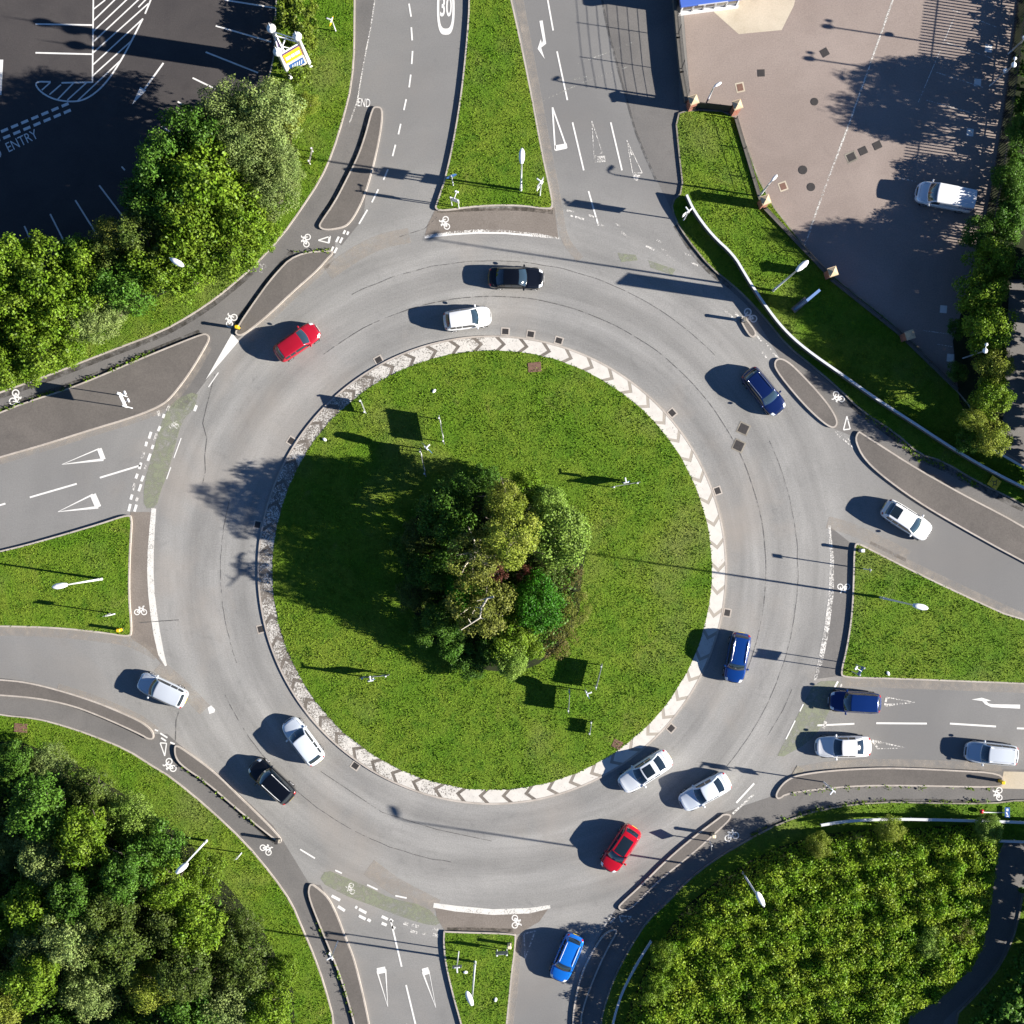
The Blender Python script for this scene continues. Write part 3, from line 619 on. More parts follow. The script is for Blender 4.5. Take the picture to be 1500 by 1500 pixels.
def text_obj(txt, px, py, h_m, ang, stretch=1.0, z=ZM, mat='white', name='road_lettering', parent=None, world=None, bold=0.0, xs=1.0):
    cu = bpy.data.curves.new(name, 'FONT'); cu.body = txt; cu.size = h_m; cu.align_x = 'CENTER'; cu.align_y = 'CENTER'
    cu.offset = bold; cu.resolution_u = 3
    tmp = bpy.data.objects.new('tmp', cu); C.objects.link(tmp)
    dg = bpy.context.evaluated_depsgraph_get(); me = bpy.data.meshes.new_from_object(tmp.evaluated_get(dg))
    bpy.data.objects.remove(tmp); me.materials.clear(); me.materials.append(M[mat])
    o = bpy.data.objects.new(name, me); C.objects.link(o)
    if world is None:
        x, y = P(px, py); o.location = (x, y, z); o.rotation_euler = (0, 0, math.radians(ang)); o.scale = (xs, stretch, 1)
    else:
        o.matrix_local = world
    if parent is not None: o.parent = parent
    else: struct(o)
    return o
text_obj('ENTRY', 32, 207, 0.95, 26, 1.25, bold=0.0, xs=0.97)
text_obj('O', -4, 226, 0.95, 26, 1.25)
text_obj('END', 533, 151, 0.75, -6, 1.35, xs=0.72)
text_obj('30', 653, 11, 1.35, -1, 1.75, bold=0.02, xs=0.78)
mb = MB()   # the roundel round the 30
def roundel(a, b, n=40):
    return [(653 + a * math.copysign(abs(math.cos(t)) ** .62, math.cos(t)), 12 + b * math.copysign(abs(math.sin(t)) ** .85, math.sin(t))) for t in [2 * PI * i / n for i in range(n)]]
o_, i_ = PX(roundel(13, 39)), PX(roundel(9.6, 30)); nn = len(o_)
mb.add([(p[0], p[1], ZM) for p in o_] + [(p[0], p[1], ZM) for p in i_], [[i, nn + i, nn + (i + 1) % nn, (i + 1) % nn] for i in range(nn)])
struct(mb.build('road_marking', M['white']))

# ------------------------------------------------------------------ gullies and covers
def gully(px, py, ang, label):
    x, y = P(px, py)
    t = thing('gully_grate', label, 'drain grate', (x, y, 0.0), math.radians(ang), 'gullies in the carriageway')
    MB().box((0, 0, 0.007), (.74, .66, .012)).build('frame', M['kerb'], t)
    g = MB().box((0, 0, 0.0155), (.52, .46, .005))
    for k in range(-3, 4): g.box((k * .07, 0, .020), (.03, .44, .004))
    g.build('grating', M['iron'], t)
for i, (px, py) in enumerate(((740, 491), (777, 492.5), (818, 501), (556, 530), (430, 648), (379.5, 769), (384, 921), (521, 1121), (982, 607), (1048, 720), (1062, 897), (981, 1065))):
    dx, dy = px - RX, -(py - RY); a = math.degrees(math.atan2(dy, dx)); r = math.hypot(dx, dy)
    qx, qy = RX + dx / r * 350, RY - dy / r * 350
    where = ['at the top of the round island, left of three', 'at the top of the round island, middle of three', 'at the top of the round island, right of three', 'against the upper left kerb of the round island, below the white hatchback', 'against the left upper kerb of the round island', 'at the left kerb of the round island in tree shade', 'at the left lower kerb of the round island', 'at the lower left kerb of the round island near the silver hatchback', 'at the upper right kerb of the round island', 'at the right upper kerb of the round island', 'at the right kerb of the round island above the blue car', 'at the lower right kerb of the round island'][i]
    gully(qx, qy, a - 90, 'iron gully grate ' + where)
def cover(px, py, w, d, ang, label, mat='iron', frame=None, name='manhole_cover', cat='manhole cover', z=0.0, round_=False):
    x, y = P(px, py); t = thing(name, label, cat, (x, y, z), math.radians(ang), 'covers set in the ground')
    if frame: MB().box((0, 0, .011), (w + .22, d + .22, .012)).build('frame', M[frame], t)
    if round_: MB().lathe([(w / 2, 0), (w / 2, .022), (w / 2 - .03, .026)], n=24).build('lid', M[mat], t)
    else: MB().box((0, 0, .014), (w, d, .026), bev=.01).build('lid', M[mat], t)
for q in ((1089, 628, .75, .75, -25, 'upper of two square manhole covers in the carriageway by the dark blue car', 'iron', 'kerb_dark'), (1082, 653, .75, .75, -25, 'lower of two square manhole covers in the carriageway right of the round island', 'iron', 'kerb_dark'),
          (1115, 107, .6, .6, 2, 'worn square cover in the yard above the white framed one'), (1208, 77, .65, .65, 30, 'tilted square cover in the yard near the concrete apron'), (1193, 149, .65, .65, 20, 'single roundish cover in the middle of the yard', 'iron', None, 'manhole_cover', 'manhole cover', 0, True),
          (1247, 230, .7, .62, 25, 'left of three square covers in a row beside the drain channel', 'iron', 'kerb_dark'), (1264, 221, .7, .62, 25, 'middle of three square covers in a row beside the drain channel'), (1285, 213, .7, .62, 25, 'right of three square covers in a row beside the drain channel'),
          (1176, 249, .75, .75, 0, 'upper of two round covers left of the drain channel', 'iron', None, 'manhole_cover', 'manhole cover', 0, True), (1188, 274, .7, .7, 0, 'lower of two round covers left of the drain channel', 'iron', None, 'manhole_cover', 'manhole cover', 0, True),
          (1084, 128, .5, .6, 12, 'rusty cover in a white frame near the brick piers', 'rust', 'concrete'), (1147, 273, .5, .55, 20, 'rusty cover in a white frame near the lamp by the verge', 'rust', 'concrete'),
          (783, 538, 1.1, .8, 5, 'brown square cover in the grass at the top of the round island', 'rust', None, 'inspection_cover', 'inspection cover', .16), (904, 1090, .8, .7, -25, 'brown square cover in the grass at the lower right of the round island', 'rust', None, 'inspection_cover', 'inspection cover', .14),
          (31, 1066, 1.1, .75, -4, 'brown rectangular cover in the grass verge at the left edge', 'rust', None, 'inspection_cover', 'inspection cover', .115), (1169, 1131, .9, .7, 60, 'grey gully plate beside the kerb nose near the white saloon', 'kerb_dark', None, 'gully_plate', 'drain cover')):
    cover(*q)

# ------------------------------------------------------------------ vehicles
def car_paint(name, col, metal=0.0, rough=0.2):
    return simple(name, col, rough, metal, 1.0, 0.35)
CP = {'black': car_paint('black_paint', (0.003, 0.0034, 0.005)), 'white': car_paint('white_paint', (0.74, 0.74, 0.74)),
      'red': car_paint('red_paint', (0.36, 0.008, 0.022), 0.1), 'scarlet': car_paint('scarlet_paint', (0.48, 0.006, 0.018), 0.1), 'navy': car_paint('navy_paint', (0.004, 0.013, 0.075), 0.2),
      'blue': car_paint('blue_paint', (0.005, 0.040, 0.20), 0.2), 'bright': car_paint('bright_blue_paint', (0.008, 0.155, 0.62), 0.2),
      'deep': car_paint('deep_blue_paint', (0.004, 0.022, 0.12), 0.2), 'silver': car_paint('silver_paint', (0.56, 0.60, 0.65), 0.2, 0.3),
      'pearl': car_paint('pearl_paint', (0.70, 0.73, 0.76), 0.1, 0.3), 'ice': car_paint('ice_paint', (0.66, 0.71, 0.77), 0.1, 0.3)}
M['glass'] = simple('tinted_glass', (0.010, 0.016, 0.022), 0.05, 0.0, 0.6, 0.9)
M['screen'] = simple('windscreen_glass', (0.020, 0.034, 0.045), 0.04, 0.0, 0.6, 0.9)
M['tyre'] = simple('tyre_rubber', (0.012, 0.012, 0.012), 0.85)
M['rim'] = simple('alloy_rim', (0.55, 0.55, 0.57), 0.3, 0.8)
M['headlight'] = simple('headlight_lens', (0.75, 0.78, 0.80), 0.12, 0.2, 0.8)
M['taillight'] = simple('tail_light_lens', (0.35, 0.01, 0.012), 0.2, 0, 0.8)
M['trim'] = simple('black_trim', (0.014, 0.014, 0.015), 0.6)
M['chrome'] = simple('bright_trim', (0.72, 0.72, 0.74), 0.18, 0.9)
M['plate_w'] = simple('white_plate', (0.7, 0.7, 0.68), 0.5); M['plate_y'] = simple('yellow_plate', (0.72, 0.55, 0.05), 0.5)

STY = {  # fractions of the length from the nose: cowl, roof front, roof rear, rear glass foot ; hood z, belt z, deck z as share of the height
 'saloon': dict(cowl=.295, rf=.45, rr=.72, rb=.865, hood=.50, belt=.635, deck=.655, nose=.46, tum=.20),
 'coupe':  dict(cowl=.29, rf=.44, rr=.74, rb=.925, hood=.51, belt=.65, deck=.68, nose=.46, tum=.20),
 'hatch':  dict(cowl=.245, rf=.405, rr=.865, rb=.965, hood=.55, belt=.64, deck=.64, nose=.47, tum=.17),
 'estate': dict(cowl=.26, rf=.40, rr=.90, rb=.975, hood=.54, belt=.63, deck=.62, nose=.46, tum=.16),
 'suv':    dict(cowl=.25, rf=.385, rr=.90, rb=.97, hood=.57, belt=.64, deck=.64, nose=.50, tum=.16),
 'van':    dict(cowl=.17, rf=.315, rr=.985, rb=.997, hood=.55, belt=.56, deck=.56, nose=.44, tum=.10)}
def interp(x, xs, ys):
    return float(np.interp(x, xs, ys))
def vehicle(name, label, px, py, heading, style, paintk, L, W, Hh, cat='car', sunroof=None, rails=None, mats=None, black_roof=False):
    s = STY[style]; pm = CP[paintk]; x0, y0 = P(px, py, 0.75)
    t = thing(name, label, cat, (x0, y0, 0.0), math.radians(heading), 'vehicles on the roundabout' if style != 'van' else None)
    X = lambda f: L / 2 - f * L
    hw = lambda f: W / 2 * interp(f, (0, .015, .05, .11, .2, .45, .7, .86, .94, .98, 1), (.55, .70, .83, .93, .985, 1.0, 1.0, .97, .91, .82, .66))
    if style == 'van': hw = lambda f: W / 2 * interp(f, (0, .015, .05, .11, .2, .9, .97, 1), (.6, .74, .86, .95, 1, 1, .985, .95))
    zt = lambda f: Hh * interp(f, (0, .012, .04, .10, s['cowl'], s['cowl'] + .1, s['rr'], s['rb'], .975, 1), (s['nose'] * .72, s['nose'] * .93, s['nose'] + (s['hood'] - s['nose']) * .35, s['hood'] * .985, s['belt'], s['belt'] + .005, s['belt'] + .02, s['deck'], s['deck'] * .965, s['deck'] * .80))
    fb = [0, .008, .02, .04, .065, .10, .14, .18, .22, .26, .30, .36, .44, .52, .60, .68, .76, .82, .87, .91, .94, .965, .985, .995, 1]
    def ring(f):
        w, z = hw(f), zt(f); cr = .035 * Hh
        h = [(0, z + cr), (.35 * w, z + cr * .86), (.65 * w, z + cr * .45), (.84 * w, z - .004), (.94 * w, z - .04), (.985 * w, z - .12), (w, z * .68), (.995 * w, .42), (.965 * w, .27), (.88 * w, .20)]
        return h
    def bow(f, y): # noses and tails are rounded in plan
        w = hw(f); k = min(1, abs(y) / max(.1, W / 2)); return -(.16 * max(0, 1 - f / .14)) * k * k + (.11 * max(0, (f - .9) / .1)) * k * k
    vs = []; n = 0
    for f in fb:
        h = ring(f); full = [(-y, z) for y, z in h[::-1]] + h[1:]; n = len(full)
        vs += [(X(f) + bow(f, y), y, z) for y, z in full]
    fs = []
    for i in range(len(fb) - 1):
        for k in range(n - 1): fs.append([i * n + k, i * n + k + 1, (i + 1) * n + k + 1, (i + 1) * n + k])
        fs.append([i * n + n - 1, i * n, (i + 1) * n, (i + 1) * n + n - 1])
    fs += [list(range(n - 1, -1, -1)), list(range((len(fb) - 1) * n, len(fb) * n))]
    # cabin
    c0, c1, c2, c3 = s['cowl'], s['rf'], s['rr'], s['rb']
    def zr(f):
        b = zt(f) + .02 * Hh
        if f <= c1: u = (f - c0) / (c1 - c0); return b + (Hh * .985 - b) * (u * (1.32 - .32 * u))
        if f <= c2: u = (f - c1) / (c2 - c1); return Hh * (.985 + .015 * math.sin(PI * min(1, u * 1.2)) - .025 * u * u * u)
        u = (f - c2) / (c3 - c2); top = Hh * .962
        return top + (b - top) * (u * (.72 + .28 * u))
    def wb(f): return hw(f) * .955 * interp(f, (c0, c0 + .06, c1, c2, c3), (.93, .955, .97, .96, .93))
    def wt(f):
        k = max(0, (zr(f) - zt(f)) / (Hh - zt(f))); return wb(f) - s['tum'] * k * interp(f, (c0, c1, c2, c3), (1, 1, 1.05, 1.2))
    def cbow(f, y): k = min(1, abs(y) / (W / 2)); return -interp(f, (c0, c1, c1 + .1, c2 - .06, c2, c3), (.24, .10, 0, 0, -.06, -.14)) * k * k
    def cpt(f, v, side):   # side surface: v 0 belt .. 1 roof edge
        zb = zt(f) - .03; z1 = zr(f) - .045 * min(1, (zr(f) - zb) / .2)
        y = wb(f) + (wt(f) - wb(f)) * v; y += .02 * math.sin(PI * v)
        return Vector((X(f) + cbow(f, y), side * y, zb + (z1 - zb) * v))
    def tpt(f, q):         # top surface: q -1..1 across
        w = wt(f); a = abs(q)
        z = zr(f) - .045 * min(1, (zr(f) - zt(f) + .03) / .2) * a ** 3.2
        return Vector((X(f) + cbow(f, q * w), q * w, z))
    fc = [c0, c0 + .012] + [c0 + (c1 - c0) * k / 6 for k in range(1, 6)] + [c1, c1 + .02] + [c1 + (c2 - c1) * k / 5 for k in range(1, 5)] + [c2 - .015, c2] + [c2 + (c3 - c2) * k / 4 for k in range(1, 5)]
    o = len(vs); nv = [0, .25, .5, .75, 1.0]; qs = [-.94, -.8, -.55, -.28, 0, .28, .55, .8, .94]; m_ = 0
    for f in fc:
        row = [cpt(f, v, -1) for v in nv] + [tpt(f, q) for q in qs] + [cpt(f, v, 1) for v in nv[::-1]]
        m_ = len(row); vs += [tuple(p) for p in row]
    for i in range(len(fc) - 1):
        for k in range(m_ - 1): fs.append([o + i * m_ + k, o + (i + 1) * m_ + k, o + (i + 1) * m_ + k + 1, o + i * m_ + k + 1])
    fs.append([o + k for k in range(m_)]); fs.append([o + (len(fc) - 1) * m_ + k for k in range(m_ - 1, -1, -1)])
    mb = MB(); mb.add(vs, fs); body = mb.build('body', pm, t, True)
    def patch(nm, fn, us, ws, mat, parent=t, lift=.010, both=False):
        P_ = [[fn(u, w) for w in ws] for u in us]; cen = Vector((0, 0, Hh * .5)); vv = []; ff = []
        nu, nw = len(us), len(ws)
        for i in range(nu):
            for j in range(nw):
                a = P_[min(i + 1, nu - 1)][j] - P_[max(i - 1, 0)][j]; b = P_[i][min(j + 1, nw - 1)] - P_[i][max(j - 1, 0)]
                nn_ = a.cross(b)
                if nn_.length < 1e-9: nn_ = Vector((0, 0, 1))
                nn_.normalize()
                if nn_.dot(P_[i][j] - Vector((P_[i][j].x * .9, 0, Hh * .4))) < 0: nn_ = -nn_
                vv.append(P_[i][j] + nn_ * lift)
        for i in range(nu - 1):
            for j in range(nw - 1): ff.append([i * nw + j, (i + 1) * nw + j, (i + 1) * nw + j + 1, i * nw + j + 1])
        q = MB(); q.add(vv, ff); return q.build(nm, mat, parent, True)
    LIN = lambda a, b, k: [a + (b - a) * i / (k - 1) for i in range(k)]
    patch('windscreen', tpt, LIN(c0 + .016, c1 - .004, 7), LIN(-.90, .90, 9), M['screen'])
    if style != 'van':
        patch('rear_window', tpt, LIN(c2 + .006, c3 - (.012 if style in ('saloon', 'coupe') else .022), 5), LIN(-.84, .84, 7), M['glass'])
    bp = (c1 + c2) / 2 - .01
    def sidefn(side, ts): 
        return lambda f, v: cpt(f, .14 + (.88 - .14) * v, side)
    segs = [(c0 + .07, bp - .008), (bp + .008, c2 - .10 * (style != 'saloon') - .02), ] if style != 'van' else [(c0 + .06, c1 + .08)]
    if style in ('estate', 'suv', 'hatch'): segs.append((segs[1][1] + .016, c2 + .015))
    for side in (-1, 1):
        for a, b in segs: patch('side_window', sidefn(side, 0), LIN(a, b, 6), LIN(0, 1, 4), M['glass'], lift=.008)
    if sunroof: patch('sunroof', tpt, LIN(c1 + (c2 - c1) * sunroof[0], c1 + (c2 - c1) * sunroof[1], 5), LIN(-.72, .72, 5), M['glass'], lift=.009)
    if black_roof: patch('roof_panel', tpt, LIN(c1 + .01, c2 - .01, 5), LIN(-.85, .85, 5), M['trim'], lift=.006)
    if rails:
        for side in (-1, 1):
            q = MB(); q.tube([tpt(f, side * .86) + Vector((0, 0, .05 if 0 < i < 6 else .0)) for i, f in enumerate(LIN(c1 + .02, c2 - .02, 7))], .028, 6)
            q.build('roof_rail', M[rails], t, True)
    def bpt(f, q):  # body top surface
        h = ring(f); w = hw(f); y = abs(q) * w
        ys = [a for a, b in h[:7]]; zs = [b for a, b in h[:7]]; z = interp(y, ys, zs)
        return Vector((X(f) + bow(f, q * w), q * w, z))
    for side in (-1, 1):
        patch('headlight', bpt, LIN(.022, .085 if style != 'van' else .10, 4), [side * q for q in LIN(.66, .95, 4)], M['headlight'], lift=.012)
        patch('tail_light', bpt, LIN(.955, .985, 3), [side * q for q in LIN(.74, .95, 4)], M['taillight'], lift=.012)
        q = MB(); mx = X(c0 + .065); q.box((mx, side * (hw(c0) + .085), zt(c0) + .07), (.15, .22, .15), side * .2, bev=.04); q.build('wing_mirror', pm if paintk != 'bright' else M['trim'], t)
    patch('grille', bpt, [.006, .014, .022], LIN(-.55, .55, 5), M['trim'], lift=.012)
    q = MB(); q.box((L / 2 - .0, 0, .45), (.03, .52, .11)); q.build('number_plate', M['plate_w'], t)
    q = MB(); q.box((-L / 2 + .0, 0, .62), (.03, .52, .11)); q.build('number_plate', M['plate_y'], t)
    for f in (.175, .80):
        for side in (-1, 1):
            R = Matrix.Rotation(PI / 2, 3, 'X'); rad = .325 if style not in ('suv', 'van') else .36
            q = MB(); q.lathe([(rad * .6, -.10), (rad * .93, -.11), (rad, -.07), (rad, .07), (rad * .93, .11), (rad * .6, .10)], n=20)
            q.v = [tuple(R @ Vector(v) + Vector((X(f), side * (W / 2 - .10), rad))) for v in q.v]
            wh = q.build('wheel', M['tyre'], t, True)
            q = MB(); q.lathe([(rad * .62, -.105), (rad * .62, .105)], n=20)
            for k in range(5): q.box((0, 0, 0), (rad * 1.1, .06, .225), k * PI / 5)
            q.v = [tuple(R @ Vector(v) + Vector((X(f), side * (W / 2 - .10), rad))) for v in q.v]
            q.build('rim', M['rim'], wh)
    if style == 'saloon' or style == 'coupe':
        pass
    # bonnet and boot shut lines
    q = MB()
    q.tube([bpt(f, -.78) + Vector((0, 0, .001)) for f in LIN(c0 - .01, .056, 6)] + [bpt(.055, v) + Vector((0, 0, .001)) for v in LIN(-.77, .77, 7)] + [bpt(f, .78) + Vector((0, 0, .001)) for f in LIN(.056, c0 - .01, 6)], .006, 4)
    q.build('shut_line', M['trim'], t)
    if style in ('saloon', 'coupe'):
        q = MB(); q.tube([bpt(.90, v) + Vector((0, 0, .001)) for v in LIN(-.8, .8, 7)], .006, 4); q.build('shut_line', M['trim'], t)
    return t, tpt, cpt, (c0, c1, c2, c3)

vehicle('saloon_car', 'glossy black saloon driving right above the round island', 756, 407, -1, 'saloon', 'black', 4.68, 1.82, 1.44)
vehicle('hatchback_car', 'small white hatchback with white roof just above the round island kerb', 684.5, 466.5, 8.0, 'hatch', 'white', 4.0, 1.72, 1.50)
vehicle('estate_car', 'dark red hatchback with red roof at the upper left of the roundabout', 435, 501, 34.5, 'hatch', 'red', 4.15, 1.74, 1.50)
vehicle('hatchback_car', 'navy blue hatchback driving down right beside the upper right traffic island', 1119, 573.5, -51, 'hatch', 'navy', 4.45, 1.82, 1.47, rails='chrome')
vehicle('hatchback_car', 'white hatchback with black glass roof panel leaving on the right hand road', 1329, 762, -32.5, 'hatch', 'white', 4.5, 1.80, 1.45, sunroof=(.62, 1.0))
vehicle('people_carrier', 'mid blue people carrier at the right kerb of the round island', 1080, 963.5, -100.5, 'suv', 'blue', 4.25, 1.76, 1.66, rails='chrome')
vehicle('people_carrier', 'deep blue people carrier in the upper lane waiting at the right give way line', 1252.5, 1028.5, 176.5, 'suv', 'deep', 4.35, 1.78, 1.60)
vehicle('saloon_car', 'white saloon with white roof in the lower lane at the right give way line', 1235.5, 1094, 180.8, 'saloon', 'white', 4.65, 1.80, 1.40)
vehicle('estate_car', 'silver estate approaching on the right hand road at the picture edge', 1453, 1104, 174.3, 'estate', 'silver', 4.45, 1.80, 1.52, rails='pale')
vehicle('saloon_car', 'white saloon with black sunroof at the lower right kerb of the round island', 945, 1130.5, 212.8, 'saloon', 'pearl', 4.85, 1.84, 1.42, sunroof=(.08, .72))
vehicle('saloon_car', 'pale silver saloon with plain roof beside the white sunroof saloon', 1032.5, 1160.5, 208.7, 'saloon', 'ice', 4.55, 1.80, 1.42)
vehicle('hatchback_car', 'bright red hatchback with black panoramic roof below the silver saloon', 909, 1243.5, 236.3, 'hatch', 'scarlet', 4.3, 1.80, 1.50, sunroof=(.03, .80))
vehicle('compact_suv', 'bright blue compact car with pale roof rails leaving at the bottom', 830, 1403.5, 247.2, 'hatch', 'bright', 4.15, 1.76, 1.54, rails='pale')
vehicle('hatchback_car', 'silver hatchback at the lower left kerb of the round island', 443.5, 1086, 126.8, 'hatch', 'ice', 4.4, 1.80, 1.52)
vehicle('off_road_car', 'black off road car with silver roof rails at the lower left', 398, 1144.5, 137, 'suv', 'black', 4.45, 1.84, 1.62, rails='pale')
vehicle('estate_car', 'silver blue estate leaving on the left hand road', 237, 1011, 155.3, 'estate', 'silver', 4.35, 1.78, 1.50)
van, vtp, vcp, vc = vehicle('panel_van', 'white panel van with blue lettering parked in the yard', 1384, 288, 169.2, 'van', 'white', 4.85, 1.92, 1.92, 'van')
q = MB()   # pressed roof ribs and lettering on the van
for k in range(7):
    qv = -.72 + k * .24
    q.tube([vtp(f, qv) + Vector((0, 0, .004)) for f in (.62, .75, .88, .975)], .012, 4)
q.build('roof_rib', CP['white'], van, True)
a = vcp(.90, .50, 1); b_ = vcp(.78, .50, 1)
xd = (b_ - a).normalized()
up = (vcp(.84, .75, 1) - vcp(.84, .3, 1)).normalized(); xd = -xd if xd.cross(up).y < 0 else xd
nrm = xd.cross(up).normalized(); c_ = vcp(.84, .50, 1) + nrm * .02
up = nrm.cross(xd)
mat4 = Matrix.Translation(c_) @ Matrix((xd, up, nrm)).transposed().to_4x4()
text_obj('STRIM', 0, 0, .42, 0, mat='blue_plate', name='lettering', parent=van, world=mat4, bold=.015)

# ------------------------------------------------------------------ street lamps and masts
def lamp(label, bx, by, hx, hy, z, group='street lamps', head=1.1, name='street_lamp'):
    """column at ground pixel bx,by; the lantern is seen at pixel hx,hy at height z"""
    x0, y0 = P(bx, by); x1, y1 = P(hx, hy, z)
    t = thing(name, label, 'street lamp', (x0, y0, 0), 0, group)
    d = Vector((x1 - x0, y1 - y0, 0)); L = d.length
    if L < .3: d = Vector((x0, y0, 0)).normalized() * .3; L = .3
    u = d.normalized(); s = head
    q = MB(); q.tube([(0, 0, 0), (0, 0, 1.3)], .11 * min(1, s), 10); q.tube([(0, 0, 1.3), (0, 0, z * .6), (0, 0, z - .25)], [.085, .07, .055], 10); q.build('column', M['pale'], t, True)
    q = MB(); q.tube([(0, 0, z - .3), tuple(u * (.15 * L) + Vector((0, 0, z - .05))), tuple(u * max(.2, L - .35 * s) + Vector((0, 0, z + .06)))], .045, 8); q.build('bracket', M['pale'], t, True)
    prof = [(-.50, .05, .04), (-.48, .11, .07), (-.15, .20, .10), (.25, .21, .10), (.50, .13, .08), (.60, .04, .04)]
    q = MB(); vs = []; fs = []; sd = Vector((-u.y, u.x, 0))
    for i, (a, w, hh) in enumerate(prof):
        c = u * (L + a * s) + Vector((0, 0, z + .06))
        for k in range(10):
            th = 2 * PI * k / 10; vs.append(tuple(c + sd * (w * s * math.cos(th)) + Vector((0, 0, hh * s * math.sin(th)))))
    for i in range(len(prof) - 1):
        for k in range(10): fs.append([i * 10 + k, i * 10 + (k + 1) % 10, (i + 1) * 10 + (k + 1) % 10, (i + 1) * 10 + k])
    fs += [list(range(9, -1, -1)), list(range(len(prof) * 10 - 10, len(prof) * 10))]
    q.add(vs, fs); hd = q.build('lantern', M['whitep'], t, True)
    q = MB(); q.box(tuple(u * (L + .1 * s) + Vector((0, 0, z + .06 - .10 * s))), (.6 * s, .28 * s, .04), math.atan2(u.y, u.x)); q.build('lens', M['lens'], hd)
    return t
lamp('white street lamp on the top grass island pointing up', 763, 279, 765, 236, 11.0)
lamp('white street lamp on the left grass island pointing left', 150, 848, 97, 854, 11.0)
lamp('grey street lamp on the right grass island', 1289, 875, 1338, 886, 11.5)
lamp('white street lamp on the bottom grass island pointing down', 696, 1408, 688, 1463, 11.2)
lamp('street lamp rising from the shrub bed at the lower right', 1087, 1277, 1114, 1317, 11.7)
lamp('white street lamp leaning over the wood at the lower left', 303, 1231, 266, 1272, 11.2)
lamp('street lamp in the upper right verge beside the blue totem sign', 1132, 426, 1166, 396, 11.7)
lamp('street lamp whose white lantern shows above the upper left trees', 277, 399, 259, 384, 7.6)
lamp('short lamp at the yard edge behind the dark fence between the brick piers', 1034, 152, 1051, 124, 5.2, 'yard lamps', .6, 'yard_lamp')
lamp('short lamp at the yard edge beside the single brick pier', 1112, 288, 1134, 261, 5.2, 'yard lamps', .6, 'yard_lamp')
def mast(label, bx, by, z=6.2):
    x0, y0 = P(bx, by); t = thing('camera_mast', label, 'camera mast', (x0, y0, 0), 0, 'camera masts along the right hedge')
    q = MB(); q.tube([(0, 0, 0), (0, 0, z)], .06, 8); q.build('pole', M['galv'], t, True)
    q = MB(); q.lathe([(.05, -.22), (.17, -.15), (.22, 0), (.17, .14), (.05, .2)], (0, 0, z), 12); q.build('camera_dome', M['whitep'], t, True)
    q = MB(); q.tube([(0, 0, z - .1), (.1, .42, z - .05)], .03, 6); q.lathe([(.04, -.14), (.12, -.08), (.13, .06), (.04, .13)], (.1, .5, z), 10); q.build('floodlight', M['whitep'], t, True)
    q = MB(); q.box((0, .12, z * .66), (.3, .34, .26), .4, bev=.05); q.build('junction_box', M['whitep'], t)
mast('white camera mast at the top right beyond the yard bays', 1450, 126); mast('white camera mast cut by the right picture edge near the top', 1477, 79); mast('white camera mast standing in the right hand hedge', 1410, 525)

# ------------------------------------------------------------------ signs
def sign_board(name, label, px0, px1, z0, z1, face='sign_grey', group=None, cat='road sign', lights=0, chev=False, legs='pale', border=None, back=True, light_side=1):
    """board on two posts, px0-px1 the ends of its top edge in plan"""
    a, b = Vector(P(*px0, z1)), Vector(P(*px1, z1)); c = (a + b) / 2; d = b - a; w = d.length; ang = math.atan2(d.y, d.x)
    t = thing(name, label, cat, (c.x, c.y, 0), ang, group)
    q = MB(); q.box((0, 0, (z0 + z1) / 2), (w, .035, z1 - z0)); pn = q.build('panel', M['sign_grey'] if chev else M[face], t)
    if chev:
        q = MB(); q.box((0, .021, (z0 + z1) / 2), (w - .06, .006, z1 - z0 - .06)); q.build('face', M['black'], pn)
        q = MB(); nch = max(1, int(w / .8)); hh = (z1 - z0 - .12) / 2; zc = (z0 + z1) / 2
        for k in range(nch):
            x = (k + .5) * w / nch - w / 2
            q.add([(x + .18, .027, zc - hh), (x - .10, .027, zc - hh), (x - .32, .027, zc), (x - .04, .027, zc), (x - .10, .027, zc + hh), (x + .18, .027, zc + hh)], [[0, 1, 2, 3], [3, 2, 4, 5]])
        q.build('chevron', M['whitep'], pn)
    elif border:
        q = MB(); q.box((0, .021, (z0 + z1) / 2), (w - .1, .006, z1 - z0 - .1)); q.build('face', M[border], pn)
    for s_ in (-1, 1):
        q = MB(); q.tube([(s_ * w * .40, -.055, 0), (s_ * w * .40, -.055, z1 + .05)], .04, 8); q.build('post', M[legs], t, True)
        q = MB(); q.box((s_ * w * .40, -.055, z1 + .03), (.14, .12, .08), bev=.02); q.build('post_cap', M[legs], t)
    for k in range(lights):
        x = (k + .5) * w / lights - w / 2; ys = .55 * light_side
        q = MB(); q.tube([(x, 0, z1), (x, ys, z1 + .12)], .03, 6); q.box((x, ys, z1 + .12), (.34, .16, .10), bev=.03); q.build('sign_light', M['whitep'], t)
    return t
grp = 'signs on the round island'
sign_board('chevron_sign', 'wide board sign at the upper left of the round island, upper of two', (643, 608), (650.5, 650), 1.0, 2.05, chev=True, group=grp)
sign_board('chevron_sign', 'wide board sign at the upper left of the island, lower of two', (615, 657), (623.5, 698), 1.0, 2.05, chev=True, group=grp)
sign_board('small_sign', 'small low board sign near the upper left kerb of the round island', (527, 585), (535, 605), .55, 1.45, group=grp)
sign_board('chevron_sign', 'wide dark board sign at the lower right of the round island, upper of two', (882.5, 973), (873, 1011), .72, 1.75, chev=True, group=grp, legs='galv')
sign_board('chevron_sign', 'wide dark board sign left of the other at the lower right of the island', (835, 1010), (833, 1045), .72, 1.75, chev=True, group=grp, legs='galv')
sign_board('small_sign', 'small low board sign nearest the lower right kerb of the round island', (867, 1057), (864, 1077), .35, .95, group=grp, legs='galv')
